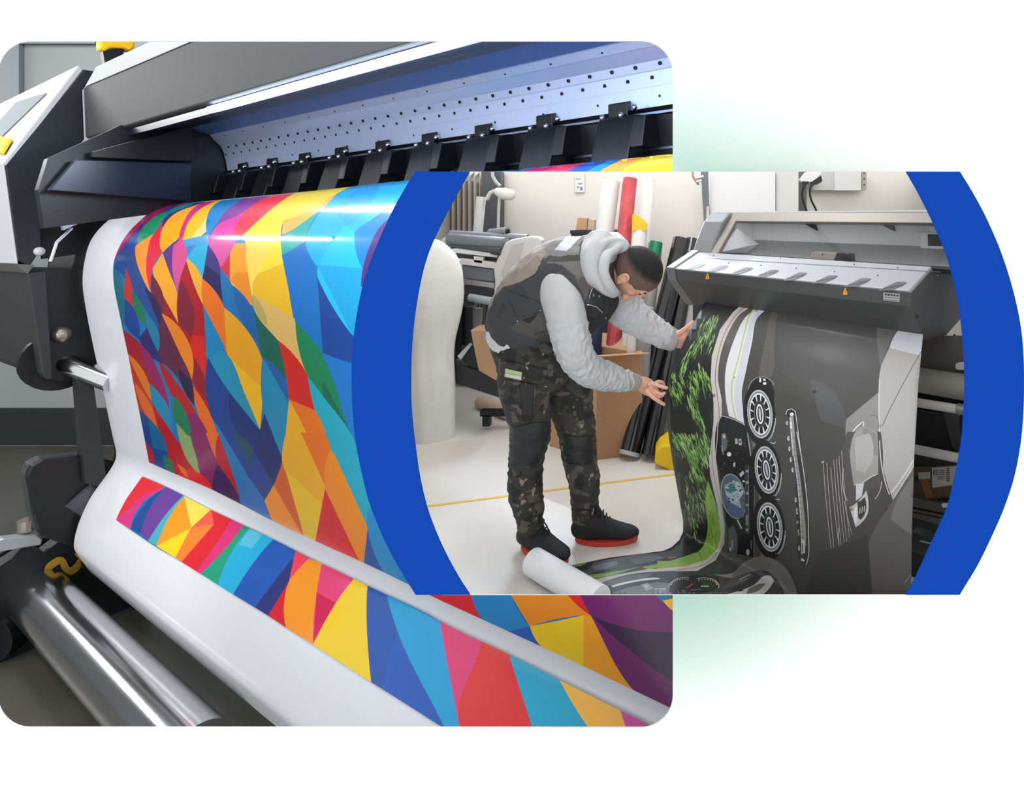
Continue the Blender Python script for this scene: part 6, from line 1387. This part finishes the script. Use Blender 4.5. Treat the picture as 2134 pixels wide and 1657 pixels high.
# --- vest
mb = MB()
BF = [((1020, 648), (1157, 720), .180), ((1030, 612), (1176, 706), .170), ((1058, 566), (1206, 698), .178), ((1104, 523), (1240, 690), .186), ((1158, 497), (1280, 660), .182), ((1204, 490), (1296, 626), .150), ((1232, 506), (1296, 606), .10)]
mb.etube([R((a[0]+b[0])/2, (a[1]+b[1])/2, 2.6, math.hypot(b[0]-a[0], b[1]-a[1])/2*(.97 if i < 5 else .9), ry) for i, (a, b, ry) in enumerate(BF)], seg=40)
ves = fuse(mb, 'vest', mat('vest_cloth', attr=True, rough=.75, k=.85, bump=.2, bscale=70), per, .0045, 5, wrinkle(.0085, 11, 5, (1, 1, 1)))
def V4(p): return zc(p, 1000, 470, 3.853)
vp = [(V4([(40, 700), (100, 540), (180, 420), (300, 280), (430, 170), (560, 90), (720, 40), (640, 150), (560, 210), (500, 270), (455, 380), (330, 452), (190, 492), (120, 560), (95, 640)]), (152, 142, 130)),
      (V4([(450, 120), (700, 30), (900, 20), (800, 150), (800, 290), (640, 300), (500, 300), (540, 220)]), (128, 127, 127)),
      (V4([(600, 195), (690, 92), (760, 65), (850, 55), (790, 110), (700, 205)]), (206, 209, 218)),
      (V4([(470, 330), (520, 270), (560, 238), (640, 250), (700, 238), (810, 234), (812, 286), (650, 294), (540, 290), (500, 350)]), (70, 70, 71)),
      (V4([(560, 290), (650, 292), (812, 284), (900, 460), (880, 520), (850, 600), (760, 400), (660, 320)]), (112, 110, 108)),
      (V4([(780, 430), (860, 400), (920, 480), (880, 520), (850, 600)]), (88, 84, 80)),
      (V4([(850, 600), (880, 510), (1000, 500), (1250, 560), (1200, 760), (950, 900), (800, 850)]), (42, 42, 44)),
      (V4([(850, 600), (900, 500), (930, 490), (880, 590), (900, 640), (860, 640)]), (60, 60, 62)),
      (V4([(300, 770), (490, 680), (560, 700), (620, 960), (420, 900), (250, 830)]), (84, 82, 80)), (V4([(330, 760), (480, 700), (400, 790)]), (38, 38, 38)),
      (stroke(V4([(190, 500), (330, 560), (540, 640)]), 2.5), (42, 42, 43)), (stroke(V4([(230, 590), (300, 740), (390, 720), (500, 690)]), 2.2), (40, 40, 41)), (stroke(V4([(430, 880), (520, 850), (600, 860)]), 2), (44, 44, 44)),
      (stroke(V4([(300, 470), (440, 400), (480, 330)]), 2.2), (50, 50, 51))]
paint(ves, (66, 66, 68), vp); bv = bvh(ves)
zs = M_('zip_silver', (205, 205, 205), .3, metal=.5)
drape(bv, stroke(V4([(860, 636), (900, 642), (945, 660), (985, 700)]), 1.8), .006, 'zip', zs, per, 4); drape(bv, stroke(V4([(905, 500), (885, 550), (880, 590)]), 1.4), .006, 'piping', zs, per, 4)
for x, y in ((914, 560), (960, 570)): drape(bv, V4(ell(x, y, 9, 13, n=12)), .006, 'eyelet', M_('eyelet', (120, 120, 120), .4), per, 3)
for x, y in ((487, 684), (300, 768), (1012, 742)): drape(bv, V4(ell(x, y, 6, 6, n=8)), .006, 'rivet', zs, per, 3)
# --- hoodie: sleeves, cuffs and hood
hm = mat('heather_grey_jersey', (194, 194, 196), .85, k=.85, bump=.12, bscale=160); hs = M_('heather_cuff', (176, 174, 171), .85, bump=.4, bscale=60)
wr2 = wrinkle(.0075, 13, 1, (1, 1, 1)); wr3 = wrinkle(.006, 26, 8, (1.4, 1, .8))
mb = MB(); L = lambda pts: mb.etube([R(*p) for p in pts], seg=28)
L([(1158, 578, 2.52, 38, .075), (1166, 606, 2.46, 43, .078), (1178, 650, 2.43, 42, .074), (1189, 700, 2.43, 38.5, .068), (1200, 738, 2.45, 36, .064), (1222, 768, 2.5, 33, .06), (1255, 782, 2.56, 29, .052), (1288, 791, 2.62, 24, .045), (1308, 794, 2.66, 20.5, .038)])
fuse(mb, 'sleeve', hm, per, .0055, 4, lambda p: wr2(p)*.35+(wr3(p)*1.2 if p.z < 1.02 else 0))
mb = MB(); L([(1304, 793, 2.65, 22, .04), (1316, 796, 2.675, 19.5, .035), (1324, 797.5, 2.695, 18.5, .032)]); fuse(mb, 'cuff', hs, per, .005, 2)
mb = MB(); L([(1268, 600, 2.72, 42, .075), (1298, 640, 2.76, 41, .07), (1330, 668, 2.79, 34, .06), (1362, 688, 2.815, 29, .05), (1388, 702, 2.83, 26, .045)]); fuse(mb, 'sleeve', hm, per, .0055, 4, lambda p: wr3(p)*1.1)
mb = MB(); L([(1384, 700, 2.825, 27, .045), (1396, 706, 2.832, 25, .04), (1405, 710, 2.835, 24, .036)]); fuse(mb, 'cuff', hs, per, .005, 2)
mb = MB(); hc = P(1262, 558, 2.59); ax = Vector((.97, 0, -.22)).normalized(); u2 = Vector((0, 1, 0)); w2 = ax.cross(u2).normalized()
if w2.z < 0: w2 = -w2
ring = []
for t in np.linspace(0, 2*math.pi, 33):
    lean = -.05*math.cos(t)-.01; rr_ = .034+.012*math.cos(t)
    ring.append((hc+w2*math.cos(t)*.088+u2*math.sin(t)*.088+ax*lean*.6-ax*.012, rr_))
mb.tube([p for p, r in ring], [r for p, r in ring], 18)
mb.etube([tuple(P(1228, 520, 2.58))+(.042, .12), tuple(P(1250, 512, 2.58))+(.05, .12), tuple(P(1276, 507, 2.58))+(.046, .11), tuple(P(1297, 512, 2.59))+(.028, .08)])
mb.etube([R(1248, 524, 2.55, 38, .11), R(1239, 542, 2.5, 30, .10), R(1242, 565, 2.475, 25, .085), R(1257, 590, 2.475, 20, .07), R(1276, 606, 2.49, 13, .05)])
mb.tube([P(*q) for q in cat([(1290, 513, 2.50), (1270, 528, 2.44), (1258, 548, 2.40), (1259, 575, 2.39), (1270, 598, 2.42), (1284, 610, 2.47)], 5)], .017, 12)
mb.tube([P(*q) for q in cat([(1306, 516, 2.56), (1285, 500, 2.50), (1262, 506, 2.46), (1240, 522, 2.44)], 5)], .014, 12)
hd_ = fuse(mb, 'hood', mat('hood_jersey', (192, 192, 194), .85, k=.85, bump=.12, bscale=160), per, .005, 4, wrinkle(.009, 8, 12, (2.0, 1, .7)))
# --- shoes
sb, rs = mat('shoe_black', (36, 36, 38), .7, k=.9, bump=.25, bscale=90), M_('sole_red', (222, 70, 52), .6)
for (a, b), ank in ((ft0, P(1110, 1100, 2.575)), (ft1, P(1222, 1078, 2.685))):
    dv = b-a; si = dv.cross(Vector((0, 0, 1))).normalized(); z_ = Vector((0, 0, 1))
    q = MB(); K_ = [(.0, .045, .032, .036), (.1, .055, .040, .048), (.28, .06, .042, .055), (.45, .056, .044, .048), (.62, .046, .047, .036), (.8, .038, .047, .027), (.93, .034, .040, .022), (1.0, .03, .024, .016)]
    q.etube([tuple(a+dv*k+z_*(z+.008))+(w_, h) for k, z, w_, h in K_], up=z_, seg=24)
    q.etube([tuple(a+dv*.24+z_*.07)+(.04, .05), tuple(a+dv*.22+z_*.105)+(.036, .045), tuple(ank+Vector((0, 0, -.01)))+(.034, .038)], up=dv.normalized(), seg=20, sub=3)
    q.etube([tuple(a+dv*.5+z_*.085)+(.02, .012), tuple(a+dv*.40+z_*.118)+(.024, .013), tuple(a+dv*.34+z_*.15)+(.025, .012)], up=dv.normalized(), seg=14, sub=3)
    s_o = fuse(q, 'shoe', sb, per, .0045, 3)
    q = MB(); top_, bot_ = [], []
    for i in range(60):
        t = 2*math.pi*i/60; k = .5-.52*math.cos(t); wd = .047*math.sin(t)*(1-.22*(k < .35)*(.35-k)/.35); sp = .003*math.cos(k*25)
        p = a+dv*k+si*wd*1.03; rise = .012*max(0, k-.82)/.18+.006*max(0, .12-k)/.12
        top_.append(p+z_*(.020+sp+rise)); bot_.append(p*1.0+z_*(rise*.6+.001))
    q.prism(bot_, top_); q.build('sole', rs, s_o, bevel=.003)
    q = MB()
    for k in range(5): c_ = a+dv*(.44+.055*k)+z_*(.137-.0155*k); q.tube([c_-si*.036-z_*.03, c_-si*.02-z_*.006, c_, c_+si*.02-z_*.006, c_+si*.036-z_*.03], .0034, 6)
    q.build('laces', M_('lace_black', (58, 58, 60), .8), s_o, smooth=True)
    q = MB(); c_ = a+dv*.66-si*.0+z_*.066; q.ball(a+dv*.60+z_*.062-si*.034*(1 if (si.y > 0) else -1), (.008, .008, .008), None, 8, 6); q.build('lace_tag', rs, s_o)
    q = MB(); q.tube([a+dv*.02+z_*.085, a-dv*.07+z_*.10, a-dv*.06+z_*.075, a+dv*.01+z_*.07], .0035, 8); q.build('heel_loop', rs, s_o, smooth=True)
